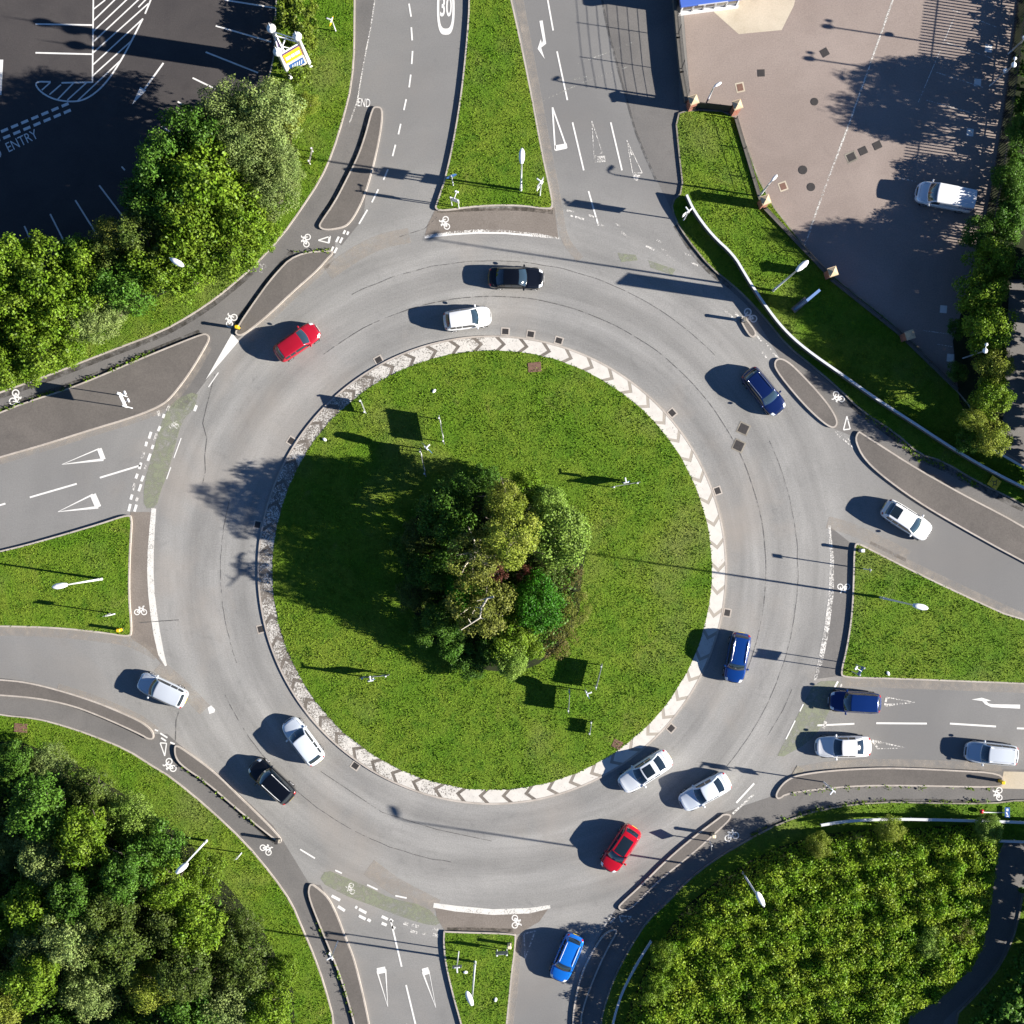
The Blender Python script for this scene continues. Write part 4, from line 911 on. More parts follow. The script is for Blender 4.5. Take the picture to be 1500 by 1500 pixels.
sign_board('chevron_sign', 'thin board sign pointing along the shadows right of the clump', (895, 713.5), (938, 706), .8, 1.8, chev=True, group=grp)
sign_board('chevron_sign', 'thin board sign lower left of the clump on the round island', (526, 993.5), (569, 989.5), .8, 1.8, chev=True, group=grp)
def disc_sign(label, px, py, z, ang, r=.55, name='round_sign', group=None, plate='blue_plate', light=True, cat='road sign', square=False, extra=None):
    x, y = P(px, py); t = thing(name, label, cat, (x, y, 0), math.radians(ang), group)
    q = MB(); q.tube([(0, 0, 0), (0, 0, z + r * .9)], .05, 8); q.build('post', M['pale'], t, True)
    R = Matrix.Rotation(PI / 2, 3, 'X')
    q = MB()
    if square: q.box((0, .08, z), (r * 1.5, .03, r * 1.5), Matrix.Rotation(square, 3, 'Y'))
    else:
        q.lathe([(r, -.015), (r, .015)], n=28); q.v = [tuple(R @ Vector(v) + Vector((0, .08, z))) for v in q.v]
    pl = q.build('plate', M[plate], t)
    if not square:
        q = MB(); q.add([(r * .45 * math.cos(a_) if i % 2 else r * .62 * math.cos(a_), .10, z + (r * .45 if i % 2 else r * .62) * math.sin(a_)) for i, a_ in enumerate([PI * 2 * k / 16 for k in range(16)])], [list(range(16))]); q.build('symbol', M['whitep'], pl)
    if extra:
        q = MB(); q.box((0, .08, extra[0]), (extra[1], .03, extra[2])); q.build('lower_plate', M['whitep'], t)
    if light:
        q = MB(); q.box((0, .02, z + r * .95), (.46, .10, .08), bev=.025); q.box((.0, .24, z + r * 1.0), (.12, .42, .08), bev=.025); q.build('sign_light', M['pale'], t)
    return t
disc_sign('round blue sign with white light fitting at the upper left of the island', 627, 659, 2.75, -45, .62, group=grp)
disc_sign('round blue sign with white light fitting at the lower right of the island', 857, 1011, 2.25, -70, .5, group=grp)
disc_sign('round blue sign edge on behind the thin board right of the clump', 914, 708, 2.1, 10, .35, group=grp)
disc_sign('round blue sign with white lamp behind the thin board at the lower left', 547, 993, 2.2, 10, .35, group=grp)
sign_board('direction_sign', 'white lit sign with two lamp arms on the large left traffic island', (172, 574), (182, 596), 2.2, 3.3, 'whitep', lights=2, light_side=1)
sign_board('route_sign', 'small sign with lamp at the lower left corner of the top grass island', (659, 288), (672, 293), 2.0, 3.4, 'whitep', lights=1, light_side=1)
disc_sign('round sign on a thin post at the left edge of the top grass island', 664, 272, 3.3, 20, .45, light=False)
disc_sign('tall sign post with two plates at the right corner of the top grass island', 791, 287, 5.0, 55, .62, square=.001, plate='sign_grey', extra=(3.7, .9, .6), name='sign_post')
disc_sign('sign post with white plate and light among the rough grass by the parapet', 1001, 323, 3.4, 35, .6, square=.001, plate='whitep', extra=(2.5, .7, .9), name='sign_post')
sign_board('direction_sign', 'blue backed board sign at the lower corner of the right grass island', (1258, 990), (1266, 977), 2.5, 3.3, 'blue_plate', legs='galv', lights=1, light_side=1)
disc_sign('tall lit sign post with grey plate on the bottom grass island', 672, 1393, 4.2, 185, .5, square=.001, plate='sign_grey', name='sign_post')
sign_board('street_sign', 'low grey board sign at the right side of the bottom grass island', (726, 1399), (744, 1398), .9, 1.9, legs='pale')
disc_sign('sign post with white plate on the narrow bottom left traffic island', 495, 1378, 4.4, 120, .4, square=.001, plate='whitep', name='sign_post')
disc_sign('thin T shaped sign post on the left grass island', 169, 899, 2.6, 25, .4, square=.001, plate='sign_grey', light=False, name='sign_post')
disc_sign('white and yellow sign post in the grass by the upper left hedge', 492, 46, 2.6, 70, .42, square=.78, plate='yellow', name='sign_post')
sign_board('notice_board', 'weathered frame sign in the verge beside the yellow bushes', (457, 215), (452, 238), .75, 1.35, 'wall_dark')
disc_sign('diamond sign on the thin lower right traffic island', 1039, 1232, 1.6, 100, .42, square=.785, plate='sign_grey', light=False, name='diamond_sign')
disc_sign('slim post sign at the top of the right grass island', 1264, 833, 2.9, 100, .22, square=.001, plate='sign_grey', light=False, name='sign_post')
disc_sign('slim post sign in the lower left verge below the footway', 354, 1249, 2.2, 45, .3, square=.001, plate='sign_grey', light=False, name='sign_post')
disc_sign('grey twin plate sign on the right hand traffic island by the shrub bed', 1206, 1145, 3.6, 140, .5, square=.001, plate='sign_grey', extra=(2.6, .8, .6), name='sign_post')
def bollard(label, px, py, mat='yellow', top='yellow', h=1.1, ang=0):
    x, y = P(px, py); t = thing('keep_left_bollard', label, 'bollard', (x, y, 0.1), math.radians(ang), 'traffic bollards')
    q = MB(); q.box((0, 0, .06), (.42, .34, .12), bev=.03); q.build('base', M['trim'], t)
    q = MB(); q.box((0, 0, h * .55), (.30, .24, h * .92), bev=.06); sh = q.build('shell', M[mat], t)
    q = MB(); q.box((0, 0, h * 1.01), (.34, .28, .10), bev=.045); q.build('cap', M[top], sh)
for q_ in (('yellow bollard at the lower tip of the middle left traffic island', 350, 481), ('yellow bollard at the corner of the left grass island', 178, 922), ('yellow bollard on the right hand traffic island by the tactile paving', 1463, 1143),
           ('cream bollard in the corner of the bottom grass island', 746, 1382, 'cream', 'cream'), ('grey green bollard on the tiny upper right kerbed island', 1088, 470, 'sign_grey', 'kerb_dark'), ('dark bollard at the end of the lower left traffic island', 408, 1230, 'kerb_dark', 'iron'),
           ('small bollard on the thin lower right traffic island', 1043, 1221, 'kerb_dark', 'cream'), ('pale bollard at the top tip of the right grass island', 1259, 806, 'galv', 'whitep')):
    bollard(*q_)

# pylon sign with ball finials at the car park
def pylon():
    t = thing('pylon_sign', 'white framed pylon sign with amber and blue panels and ball finials by the car park', 'pylon sign', (0, 0, 0))
    Z = 8.0
    pa, pb, pc = Vector(P(426, 114)), Vector(P(455, 97)), Vector(P(420, 87))
    def post(p, z, mid=None):
        q = MB(); q.tube([(p.x, p.y, 0), (p.x, p.y, z)], .17, 12); o = q.build('post', M['whitep'], t, True)
        q = MB(); q.lathe([(.02, -.40), (.21, -.33), (.34, -.15), (.37, 0), (.33, .17), (.17, .33), (.05, .38), (.03, .9), (.0, 1.5)], (p.x, p.y, z + .35), 18); q.build('finial', M['whitep'], o, True)
    post(pa, Z - 1.0); post(pb, Z - .2); post(pc, Z)
    def face(p0, p1, front):
        d = (p1 - p0); w = d.length; ang = math.atan2(d.y, d.x); c = (p0 + p1) / 2; n_ = Vector((d.y, -d.x)).normalized()
        ctr = (pa + pb + pc) / 3
        if n_.dot(c - ctr) < 0: n_ = -n_
        def panel(nm, z0, z1, mat, off=.0, ww=w - .3, parent=t, th=.16):
            q = MB(); q.box((c.x + n_.x * off, c.y + n_.y * off, (z0 + z1) / 2), (ww, th, z1 - z0), ang); return q.build(nm, M[mat], parent)
        k = panel('header_panel', 3.9, 6.3, 'purple'); panel('face', 4.05, 6.15, 'amber', .09, w - .42, k, .03)
        for f, ww in ((-.28, .42), (.0, .30), (.27, .42)):
            q = MB(); q.box((c.x + d.x * f * .8 + n_.x * .12, c.y + d.y * f * .8 + n_.y * .12, 5.1), (ww, .02, .72), ang, bev=.008); q.build('lettering', M['whitep'], k)
        k = panel('lower_panel', 1.5, 3.7, 'cream'); panel('face', 1.8, 3.4, 'blue_plate', .09, w - .6, k, .03)
        for i in range(5):
            q = MB(); q.box((c.x + d.x * (i - 2) * .11 + n_.x * .12, c.y + d.y * (i - 2) * .11 + n_.y * .12, 2.6), (.09, .02, .85), Matrix.Rotation(ang, 3, 'Z') @ Matrix.Rotation(.2, 3, 'Y')); q.build('lettering', M['lens'], k)
    face(pa, pb, True); face(pa, pc, False)
    q = MB()
    for p0, p1 in ((pa, pb), (pb, pc), (pc, pa)):
        d = p1 - p0; c = (p0 + p1) / 2
        for z in (1.3, 3.8, 6.5): q.box((c.x, c.y, z), (d.length, .09, .09), math.atan2(d.y, d.x))
    q.tube([(pb.x, pb.y, 7.3), (pc.x, pc.y, 7.5)], .05, 6); q.tube([(pa.x, pa.y, 6.6), ((pb.x + pc.x) / 2, (pb.y + pc.y) / 2, 7.2)], .05, 6); q.build('cross_bar', M['whitep'], t)
pylon()

# blue totem sign in the upper right verge
M['cap_blue'] = simple('pale_blue_trim', (0.14, 0.24, 0.46), 0.5)
def totem():
    x, y = P(1163, 454); t = thing('totem_sign', 'tall narrow blue totem sign in the upper right verge', 'totem sign', (x, y, 0), math.radians(40))
    q = MB(); q.box((.6, 0, 3.1), (1.35, .20, 5.8), bev=.04); b_ = q.build('panel', M['blue_plate'], t)
    q = MB(); q.box((.6, 0, 6.02), (1.37, .22, .06)); q.build('top_cap', M['cap_blue'], b_)
    q = MB(); q.box((.6, 0, .12), (1.5, .5, .24)); q.build('base', M['kerb_dark'], t)
totem()

# temporary signs lying by the right hand footway
x, y = P(1457, 707, .4); t = thing('temporary_sign', 'yellow temporary sign with black roundabout map lying tilted by the parapet', 'road sign', (x, y, .32), math.radians(-32))
Rt = Matrix.Rotation(.25, 3, 'Y')
q = MB(); q.box((0, 0, 0), (1.0, .86, .03), Rt); pn = q.build('panel', M['yellow'], t)
q = MB()
for k in range(14):
    a_ = 2 * PI * k / 14; q.box(tuple(Rt @ Vector((.05 + .15 * math.cos(a_), .15 * math.sin(a_), .02))), (.075, .06, .012), Rt @ Matrix.Rotation(a_ + PI / 2, 3, 'Z'))
for (u, v, l, r) in ((-.18, .02, .16, 0), (.06, .26, .2, 1.57), (.26, -.08, .16, .4), (.04, -.26, .2, 1.57)): q.box(tuple(Rt @ Vector((u, v, .02))), (l, .06, .012), Rt @ Matrix.Rotation(r, 3, 'Z'))
for k in range(3): q.box(tuple(Rt @ Vector((-.36, .16 - .14 * k, .02))), (.05, .09, .01), Rt)
q.build('symbol', M['black'], pn)
q = MB()
for s_ in (-1, 1): q.tube([(.42, s_ * .35, -.32), (.3, s_ * .35, -.02)], .025, 6); q.tube([(-.45, s_ * .35, -.32), (-.35, s_ * .35, .06)], .025, 6)
q.build('stand', M['galv'], t)
x, y = P(1456, 1190, .3); t = thing('fallen_sign', 'blue plate and red disc joined by a white pole lying by the lower right railing', 'road sign', (x, y, .3), 0)
q = MB(); q.tube([(-1.0, 0, 0), (1.0, -.02, .02)], .035, 8); q.build('pole', M['pale'], t, True)
q = MB(); q.box((1.1, .0, .05), (.42, .86, .03)); pl = q.build('plate', M['blue_plate'], t); pl['label'] = 'blue plate with white marks'
q = MB(); q.box((1.1, .22, .07), (.16, .2, .008)); q.box((1.06, -.08, .07), (.10, .24, .008), .5); q.box((1.12, -.3, .07), (.2, .08, .008)); q.build('symbol', M['whitep'], pl)
q = MB(); q.lathe([(.02, -.16), (.17, -.1), (.2, 0), (.16, .1), (.03, .16)], (-1.05, .1, .1), 14); q.build('disc', M['red_plate'], t, True)
# small clutter lying about
for i, (px, py, lab) in enumerate(((682, 1423, 'white litter bag on the bottom grass island near the lit sign'), (726, 1463, 'white litter on the lower right of the bottom grass island'), (476, 644, 'white litter by the upper left kerb of the round island'), (636, 573, 'pale litter in the grass near the top left of the round island'), (1300, 986, 'white litter at the lower edge of the right grass island'))):
    x, y = P(px, py); q = MB(); vs = []
    q.lathe([(.03, 0), (.14, .03), (.17, .08), (.1, .13), (.02, .15)], (0, 0, 0), 7)
    o = q.build('litter_bag', M['whitep']); o.location = (x, y, .2); o.rotation_euler = (0, 0, i * 1.3); o.scale = (1.2, .8, .7); tag(o, lab, 'litter')

# ------------------------------------------------------------------ walls, rails, piers, fences
def pier(label, px, py, h, r=18):
    x, y = P(px, py); t = thing('brick_pier', label, 'brick pier', (x, y, 0), math.radians(r), 'brick piers along the yard edge')
    q = MB(); q.box((0, 0, h / 2), (.58, .58, h)); q.build('shaft', M['brick'], t)
    q = MB(); q.box((0, 0, h + .05), (.76, .76, .1)); cp = q.build('cap', M['sandstone'], t)
    q = MB(); q.add([(-.34, -.34, h + .102), (.34, -.34, h + .102), (.34, .34, h + .102), (-.34, .34, h + .102), (0, 0, h + .3)], [[0, 1, 4], [1, 2, 4], [2, 3, 4], [3, 0, 4]]); q.build('cap_top', M['sandstone'], cp)
PIERS = [(1011, 158, 2.5, 'brick pier at the lower left end of the dark fence'), (1074, 165, 2.5, 'brick pier at the right end of the dark fence'), (1115, 301, 2.3, 'brick pier beside the second yard lamp'), (1212, 404, 2.2, 'brick pier at the yard edge right of the blue totem sign'), (1323, 495, 2.2, 'brick pier at the lower right of the yard edge')]
for a_, b_, h_, l_ in PIERS: pier(l_, a_, b_, h_)
def post_fence(name, label, cat, pts, h, post_every, mat_p, rails=(), panel=None, wall=None, pw=.06, rail_r=.025, pale=None):
    """runs along px points; parts: post (each), rail, panel, wall"""
    W_ = [Vector(P(*p)) for p in pts]; t = thing(name, label, cat, (W_[0].x, W_[0].y, 0)); o = W_[0]
    segs = []; tot = 0
    for a, b in zip(W_[:-1], W_[1:]): segs.append((a, b, tot)); tot += (b - a).length
    def at(s):
        for a, b, s0 in segs:
            l = (b - a).length
            if s <= s0 + l + 1e-6: return a + (b - a) * ((s - s0) / l) - o, (b - a).normalized()
        return W_[-1] - o, (W_[-1] - W_[-2]).normalized()
    npst = int(tot / post_every)
    for k in range(npst + 1):
        p, d = at(min(tot, k * post_every)); q = MB(); q.box((p.x, p.y, h / 2 + .02), (pw, pw, h + .04), math.atan2(d.y, d.x)); q.build('post', M[mat_p], t)
    L3 = lambda z: [(p.x - o.x, p.y - o.y, z) for p in W_]
    if rails:
        q = MB()
        for z in rails: q.tube(L3(z), rail_r, 6)
        q.build('rail', M[mat_p], t)
    def strip(nm, z0, z1, th, mat):
        q = MB()
        for a, b, s0 in segs:
            m_ = (a + b) / 2 - o; d = b - a; q.box((m_.x, m_.y, (z0 + z1) / 2), (d.length + th * .5, th, z1 - z0), math.atan2(d.y, d.x))
        return q.build(nm, M[mat], t)
    if wall: strip('wall', 0, wall[0], wall[1], wall[2])
    if panel: strip('panel', panel[0], panel[1], panel[2], panel[3])
    if pale:
        q = MB(); s = 0
        while s < tot:
            p, d = at(s); q.box((p.x, p.y, h * .5 + .03), (pale[0], .02, h - .05), math.atan2(d.y, d.x)); s += pale[1]
        q.build('pale', M[mat_p], t)
    return t
post_fence('panel_fence', 'dark board fence between the two upper brick piers', 'fence', [(1018, 158), (1068, 164)], 1.9, .95, 'timber', panel=(.05, 1.85, .06, 'timber'))
for a, b, l in (((1078, 175), (1113, 292), 'thin post fence between the dark fence and the second yard lamp'), ((1121, 307), (1208, 398), 'thin post fence between the single pier and the pier by the totem'), ((1218, 410), (1318, 490), 'thin post fence between the two lower brick piers'), ((1328, 500), (1400, 570), 'thin post fence from the last brick pier to the right hedge')):
    post_fence('boundary_fence', l, 'fence', [a, b], 1.0, 2.6, 'timber', rails=(.55, .95), wall=(.32, .3, 'wall_dark'), rail_r=.015)
post_fence('mesh_fence', 'tall dark mesh fence on a low wall between the road and the yard', 'fence', [(978, -300), (984, -60), (987, 0), (992, 60), (997, 110), (1004, 150)], 3.4, 2.9, 'dark_metal', rails=(1.3, 1.65, 2.0, 2.35, 2.7, 3.05, 3.38), wall=(.95, .3, 'wall_dark'), pw=.05, rail_r=.013)
post_fence('palisade_fence', 'tall steel palisade fence behind the yard bays', 'fence', [(1510, -260), (1488, 10), (1475, 120), (1458, 240), (1440, 340), (1425, 430)], 3.1, 2.75, 'dark_metal', rails=(.5, 2.65), pale=(.10, .25), rail_r=.03)
def parapet(name, label, pts, h, wall=True, wt=.18, cop=.19, mat='pale'):
    W_ = [Vector(P(*p, h)) for p in chaikin(pts, 2, False)]; o = W_[0]; t = thing(name, label, 'parapet' if wall else 'railing', (o.x, o.y, 0)); 
    def ribbon(z0, z1, w):
        q = MB(); n = len(W_); vs = []
        for i, p in enumerate(W_):
            d = (W_[min(i + 1, n - 1)] - W_[max(i - 1, 0)]).normalized(); nn = Vector((-d.y, d.x)) * w / 2; p = p - o
            vs += [(p.x + nn.x, p.y + nn.y, z0), (p.x - nn.x, p.y - nn.y, z0), (p.x - nn.x, p.y - nn.y, z1), (p.x + nn.x, p.y + nn.y, z1)]
        fs = []
        for i in range(n - 1):
            for k in range(4): fs.append([i * 4 + k, i * 4 + (k + 1) % 4, (i + 1) * 4 + (k + 1) % 4, (i + 1) * 4 + k])
        fs += [[3, 2, 1, 0], [n * 4 - 4, n * 4 - 3, n * 4 - 2, n * 4 - 1]]
        q.add(vs, fs); return q
    if wall: ribbon(0, h - .1, wt).build('wall', M['wall_dark'], t)
    else:
        ribbon(h * .45, h * .55, .07).build('mid_rail', M[mat], t)
        acc = 0
        for a, b in zip(W_[:-1], W_[1:]):
            acc += (b - a).length
            if acc > 2.4:
                acc = 0; p = b - o; q = MB(); q.tube([(p.x, p.y, 0), (p.x, p.y, h - .1)], .05, 6); q.build('post', M[mat], t)
    ribbon(h - .1, h, cop).build('coping' if wall else 'top_rail', M[mat], t)
parapet('parapet_wall', 'long dark parapet wall with pale top curving along the upper right footway', [(1006, 285), (1017, 309), (1043, 344), (1075, 373), (1091, 400), (1100, 415), (1121, 447), (1148, 482), (1180, 511), (1233, 548), (1287, 586), (1340, 620), (1393, 655), (1447, 687), (1500, 714), (1700, 815)], 1.0)
parapet('railing', 'short white railing beyond the long parapet at the right edge', [(1457, 659), (1478, 671), (1500, 684), (1640, 764)], 1.1, False, cop=.12)
parapet('railing', 'white rail along the left edge of the lower right shrub bed', [(954, 1379), (938, 1404), (923, 1431), (910, 1457), (897, 1500), (880, 1600)], .8, False, cop=.18)
parapet('railing', 'white rail along the top of the lower right shrub bed', [(1203, 1209), (1233, 1204), (1273, 1201), (1320, 1200), (1367, 1201), (1447, 1203), (1500, 1205), (1640, 1212)], .9, False, cop=.22)
parapet('railing', 'white rail across the underpass mouth at the right edge', [(1447, 1232), (1475, 1233), (1500, 1234), (1640, 1240)], 1.1, False, cop=.14)

# cabin at the top of the yard
def cabin():
    a, b = Vector(P(994, 20)), Vector(P(1079, 9)); d = b - a; w = d.length; ang = math.atan2(d.y, d.x)
    t = thing('sales_cabin', 'blue roofed cabin with white framed windows at the top edge', 'cabin', (a.x, a.y, 0), ang)
    D = 7.0
    q = MB(); q.box((w / 2, D / 2 + .02, 1.45), (w, D, 2.9)); q.build('wall', M['wall_dark'], t)
    q = MB(); q.box((w / 2, D / 2 - .1, 3.05), (w + .5, D + .7, .34), bev=.05); rf = q.build('roof', M['roof_blue'], t)
    q = MB(); q.box((w / 2, -.46, 3.06), (w * .5, .02, .22)); q.build('fascia', M['lens'], rf)
    q = MB(); q.box((w / 2, -.10, .24), (w + .1, .2, .48)); q.build('plinth', M['whitep'], t)
    for k in range(5):
        x0 = .12 + k * (w - .2) / 5; ww = (w - .2) / 5 - .16
        q = MB(); q.box((x0 + ww / 2 + .08, -.01, 1.6), (ww, .06, 1.95)); wn = q.build('window', M['glass'], t)
        q = MB()
        for xx in (x0 + .0, x0 + ww + .16): q.box((xx, -.06, 1.6), (.13, .14, 2.2))
        q.box((x0 + ww / 2 + .08, -.06, 2.66), (ww, .1, .1)); q.build('frame', M['whitep'], wn)
M['roof_blue'] = simple('blue_roof', (0.06, 0.13, 0.46), 0.5)
cabin()
x, y = P(1115, -14); t = thing('red_canopy', 'red canopy edge beside the blue roofed cabin', 'canopy', (x, y, 0), .1)
q = MB(); q.box((0, .9, 2.6), (3.8, 3.2, .3), bev=.05); q.build('roof', M['red_plate'], t)
for s_ in (-1, 1):
    for yy in (-.5, 2.3): q = MB(); q.tube([(s_ * 1.7, yy, 0), (s_ * 1.7, yy, 2.5)], .06, 8); q.build('post', M['pale'], t)

# ------------------------------------------------------------------ vegetation
def fast_mesh(name, verts, nper, mat):
    """verts (N,nper,3) -> mesh of N separate nper-gons"""
    N = verts.shape[0]; me = bpy.data.meshes.new(name)
    me.vertices.add(N * nper); me.vertices.foreach_set('co', verts.reshape(-1).astype(np.float32))
    me.loops.add(N * nper); me.loops.foreach_set('vertex_index', np.arange(N * nper, dtype=np.int32))
    me.polygons.add(N); me.polygons.foreach_set('loop_start', np.arange(0, N * nper, nper, dtype=np.int32))
    me.polygons.foreach_set('loop_total', np.full(N, nper, dtype=np.int32))
    me.materials.append(mat); me.update(); me.validate()
    return me
def unit(a): return a / np.maximum(1e-6, np.linalg.norm(a, axis=-1, keepdims=True))
def leaves(pos, nrm, size, rng, aspect=.62):
    """leaf-shaped quads (kite) at pos facing nrm"""
    n = len(pos); r = unit(rng.normal(size=(n, 3))); a = unit(np.cross(nrm, r)); b = np.cross(nrm, a)
    L = size[:, None]; W_ = L * aspect
    v = np.stack([pos - a * L * .5, pos + b * W_ * .5 + a * L * .05 + nrm * L * .08, pos + a * L * .5, pos - b * W_ * .5 + a * L * .05 + nrm * L * .08], 1)
    return v
def crown_mesh(name, mat, seed, nclump, nleaf, lsize, squash=.8, hang=-.35, spread=.30, jag=.12):
    """unit crown: radius 1 in plan, centred on 0; leaf clumps over a dome with gaps between them"""
    rng = np.random.default_rng(seed); cs = []; tries = 0
    while len(cs) < nclump and tries < 4000:
        tries += 1; d = unit(rng.normal(size=3)); 
        if d[2] < hang: continue
        rr = rng.uniform(.50, .86) if rng.random() < .8 else rng.uniform(.1, .5); c = d * rr; c[2] *= squash
        if all(np.linalg.norm(c - q[0]) > .17 for q in cs): cs.append((c, rng.uniform(.55, 1.25) * spread))
    w = np.array([r ** 2 for c, r in cs]); w /= w.sum(); idx = rng.choice(len(cs), nleaf, p=w)
    cc = np.array([c for c, r in cs])[idx]; rc = np.array([r for c, r in cs])[idx]
    out = unit(cc + 1e-3); d = unit(rng.normal(size=(nleaf, 3)) + out * .55 + np.array([0, 0, .35]))
    rad = rc * rng.uniform(.55, 1.0, nleaf) * (1 + jag * rng.normal(size=nleaf))
    pos = cc + d * rad[:, None] * np.array([1, 1, .8])
    nrm = unit(d * .7 + np.array([0, 0, .45]) + rng.normal(size=(nleaf, 3)) * .5)
    sz = lsize * rng.uniform(.6, 1.3, nleaf)
    return fast_mesh(name, leaves(pos, nrm, sz, rng), 4, mat)
SPEC = {  # nclump, nleaf, leaf size (share of crown radius), variants, squash, spread
 'maple': (50, 6670, 0.084, 3, .85, .31), 'willow': (64, 9425, 0.059, 2, .85, .28), 'dark': (54, 6960, 0.077, 3, .8, .30), 'yew': (44, 6090, 0.069, 2, 1.0, .28),
 'gold': (54, 7540, 0.066, 2, .95, .29), 'olive': (48, 5220, 0.067, 2, .9, .29), 'pale': (70, 9425, 0.071, 1, .75, .31), 'rich': (66, 8700, 0.067, 1, .8, .31), 'brown': (40, 2610, 0.076, 1, .6, .28), 'red': (26, 1450, 0.109, 1, .9, .3)}
CROWN = {}
for i, (k, (nc, nl, ls, nv, sq, sp)) in enumerate(SPEC.items()):
    CROWN[k] = [crown_mesh('crown', LEAF[k], 100 + i * 10 + v, nc, nl, ls, sq, spread=sp) for v in range(nv)]
def trunk_mesh(seed, mat, n=5):
    rng = random.Random(seed); mb = MB()
    mb.tube([(0, 0, -.02), (.02, .01, .25), (.0, .03, .55), (.02, 0, .8)], [.045, .034, .026, .012], 8)
    for k in range(n):
        a = k * 2 * PI / n + rng.uniform(-.4, .4); z = rng.uniform(.28, .5); r = rng.uniform(.16, .30)
        mb.tube([(0.01, 0.01, z), (r * .5 * math.cos(a), r * .5 * math.sin(a), z + .14), (r * math.cos(a + .2), r * math.sin(a + .2), z + rng.uniform(.24, .36))], [.018, .011, .004], 5)
    me = mb.build('trunk', mat, None, True); d = me.data; bpy.data.objects.remove(me); return d
TRUNK = [trunk_mesh(s, M['bark']) for s in range(3)]
PALE_TRUNK = trunk_mesh(9, M['pale_bark'], 7)
LAB = {'maple': 'bright green broadleaf', 'willow': 'grey green small leaved', 'dark': 'dark green glossy', 'yew': 'dull dark', 'gold': 'yellow green', 'olive': 'olive toned thin', 'pale': 'dense pale green rounded', 'rich': 'deep green rounded', 'brown': 'brownish low', 'red': 'copper leaved'}
trng = random.Random(11)
def tree(px, py, Rpx, h, sp, label, group=None, flat=1.0):
    """crown of radius Rpx seen centred on pixel px,py; h metres to its top"""
    R = Rpx / S * 1.06; vz = min(h * .48, R * (1.25 if h > 5 else 1.0)) * flat; zc = h - vz * .9
    x, y = P(px, py, zc + vz * .3); bush = h < 3.4
    t = thing('shrub' if bush else 'tree', label, 'shrub' if bush else 'tree', (x, y, .1), trng.uniform(0, 6.28), group)
    me = trng.choice(CROWN[sp]); o = bpy.data.objects.new('foliage' if bush else 'crown', me); C.objects.link(o); o.parent = t
    o.location = (0, 0, zc - .1); o.scale = (R * trng.uniform(.93, 1.07), R * trng.uniform(.93, 1.07), vz / (SPEC[sp][4] * 1.02))
    tm = bpy.data.objects.new('stem' if bush else 'trunk', PALE_TRUNK if sp == 'olive' else trng.choice(TRUNK)); C.objects.link(tm); tm.parent = t
    tm.scale = (h * .95, h * .95, h * .88)
    return t
# belt of trees between the car park and the roundabout
G_TL = 'trees in the belt by the car park'
for px, py, R, h, sp in ((392, 160, 48, 9, 'willow'), (362, 212, 42, 8.6, 'willow'), (402, 228, 34, 7.5, 'willow'), (396, 275, 36, 7, 'willow'), (325, 158, 42, 8.6, 'willow'), (285, 196, 46, 9, 'dark'), (238, 235, 46, 9, 'dark'), (298, 258, 58, 9.5, 'maple'), (350, 312, 45, 7.5, 'maple'), (270, 330, 50, 8.5, 'maple'),
                          (325, 365, 42, 6.5, 'maple'), (214, 290, 38, 8, 'dark'), (203, 342, 42, 8, 'yew'), (160, 345, 30, 7, 'olive'), (230, 390, 45, 7, 'maple'), (175, 420, 42, 7, 'dark'), (272, 402, 34, 6, 'maple'), (118, 405, 45, 7.5, 'maple'), (60, 398, 48, 8, 'maple'), (8, 385, 42, 8, 'maple'), (20, 455, 48, 7.5, 'maple'),
                          (85, 452, 44, 7, 'maple'), (132, 468, 38, 6, 'willow'), (58, 508, 42, 6.2, 'maple'), (15, 532, 36, 5.6, 'maple'), (98, 508, 26, 4.5, 'maple'), (160, 452, 28, 4.8, 'willow'), (384, 345, 26, 4.6, 'maple'), (-45, 400, 55, 8, 'maple'), (-50, 490, 50, 7, 'maple'), (105, 372, 26, 6, 'dark'), (150, 375, 32, 6.5, 'yew'), (255, 290, 40, 8.8, 'dark'), (415, 250, 26, 6, 'willow'), (340, 200, 34, 8.6, 'willow')):
    tree(px, py, R, h, sp, LAB[sp] + ' tree in the thick belt between the car park and the footway', G_TL + ', ' + LAB[sp])
tree(424, 172, 22, 3.0, 'gold', 'yellow green bush beside the grey green trees below the pylon sign'); tree(408, 205, 20, 2.4, 'brown', 'brownish dry bush by the framed notice board'); tree(452, 150, 17, 1.8, 'gold', 'small yellow bush at the edge of the upper left verge')
# wood at the lower left
rng = random.Random(5); spots = []
poly = [(-60, 1085), (30, 1082), (108, 1112), (182, 1158), (238, 1196), (284, 1236), (340, 1300), (388, 1362), (432, 1442), (466, 1540), (-60, 1560)]
def inside(x, y, pl):
    c = False
    for i in range(len(pl)):
        (x1, y1), (x2, y2) = pl[i - 1], pl[i]
        if (y1 > y) != (y2 > y) and x < (x2 - x1) * (y - y1) / (y2 - y1) + x1: c = not c
    return c
def edge_d(x, y, pl):
    best = 1e9; p = Vector((x, y))
    for i in range(len(pl)):
        a, b = Vector(pl[i - 1]), Vector(pl[i]); d = b - a; u = max(0, min(1, (p - a).dot(d) / d.length_squared)); best = min(best, (p - a - d * u).length)
    return best
k = 0
while k < 6000 and len(spots) < 60:
    k += 1; x, y = rng.uniform(-60, 470), rng.uniform(1085, 1555)
    if inside(x, y, poly) and edge_d(x, y, poly) > 6 and all(math.hypot(x - a, y - b) > 53 for a, b in spots): spots.append((x, y))
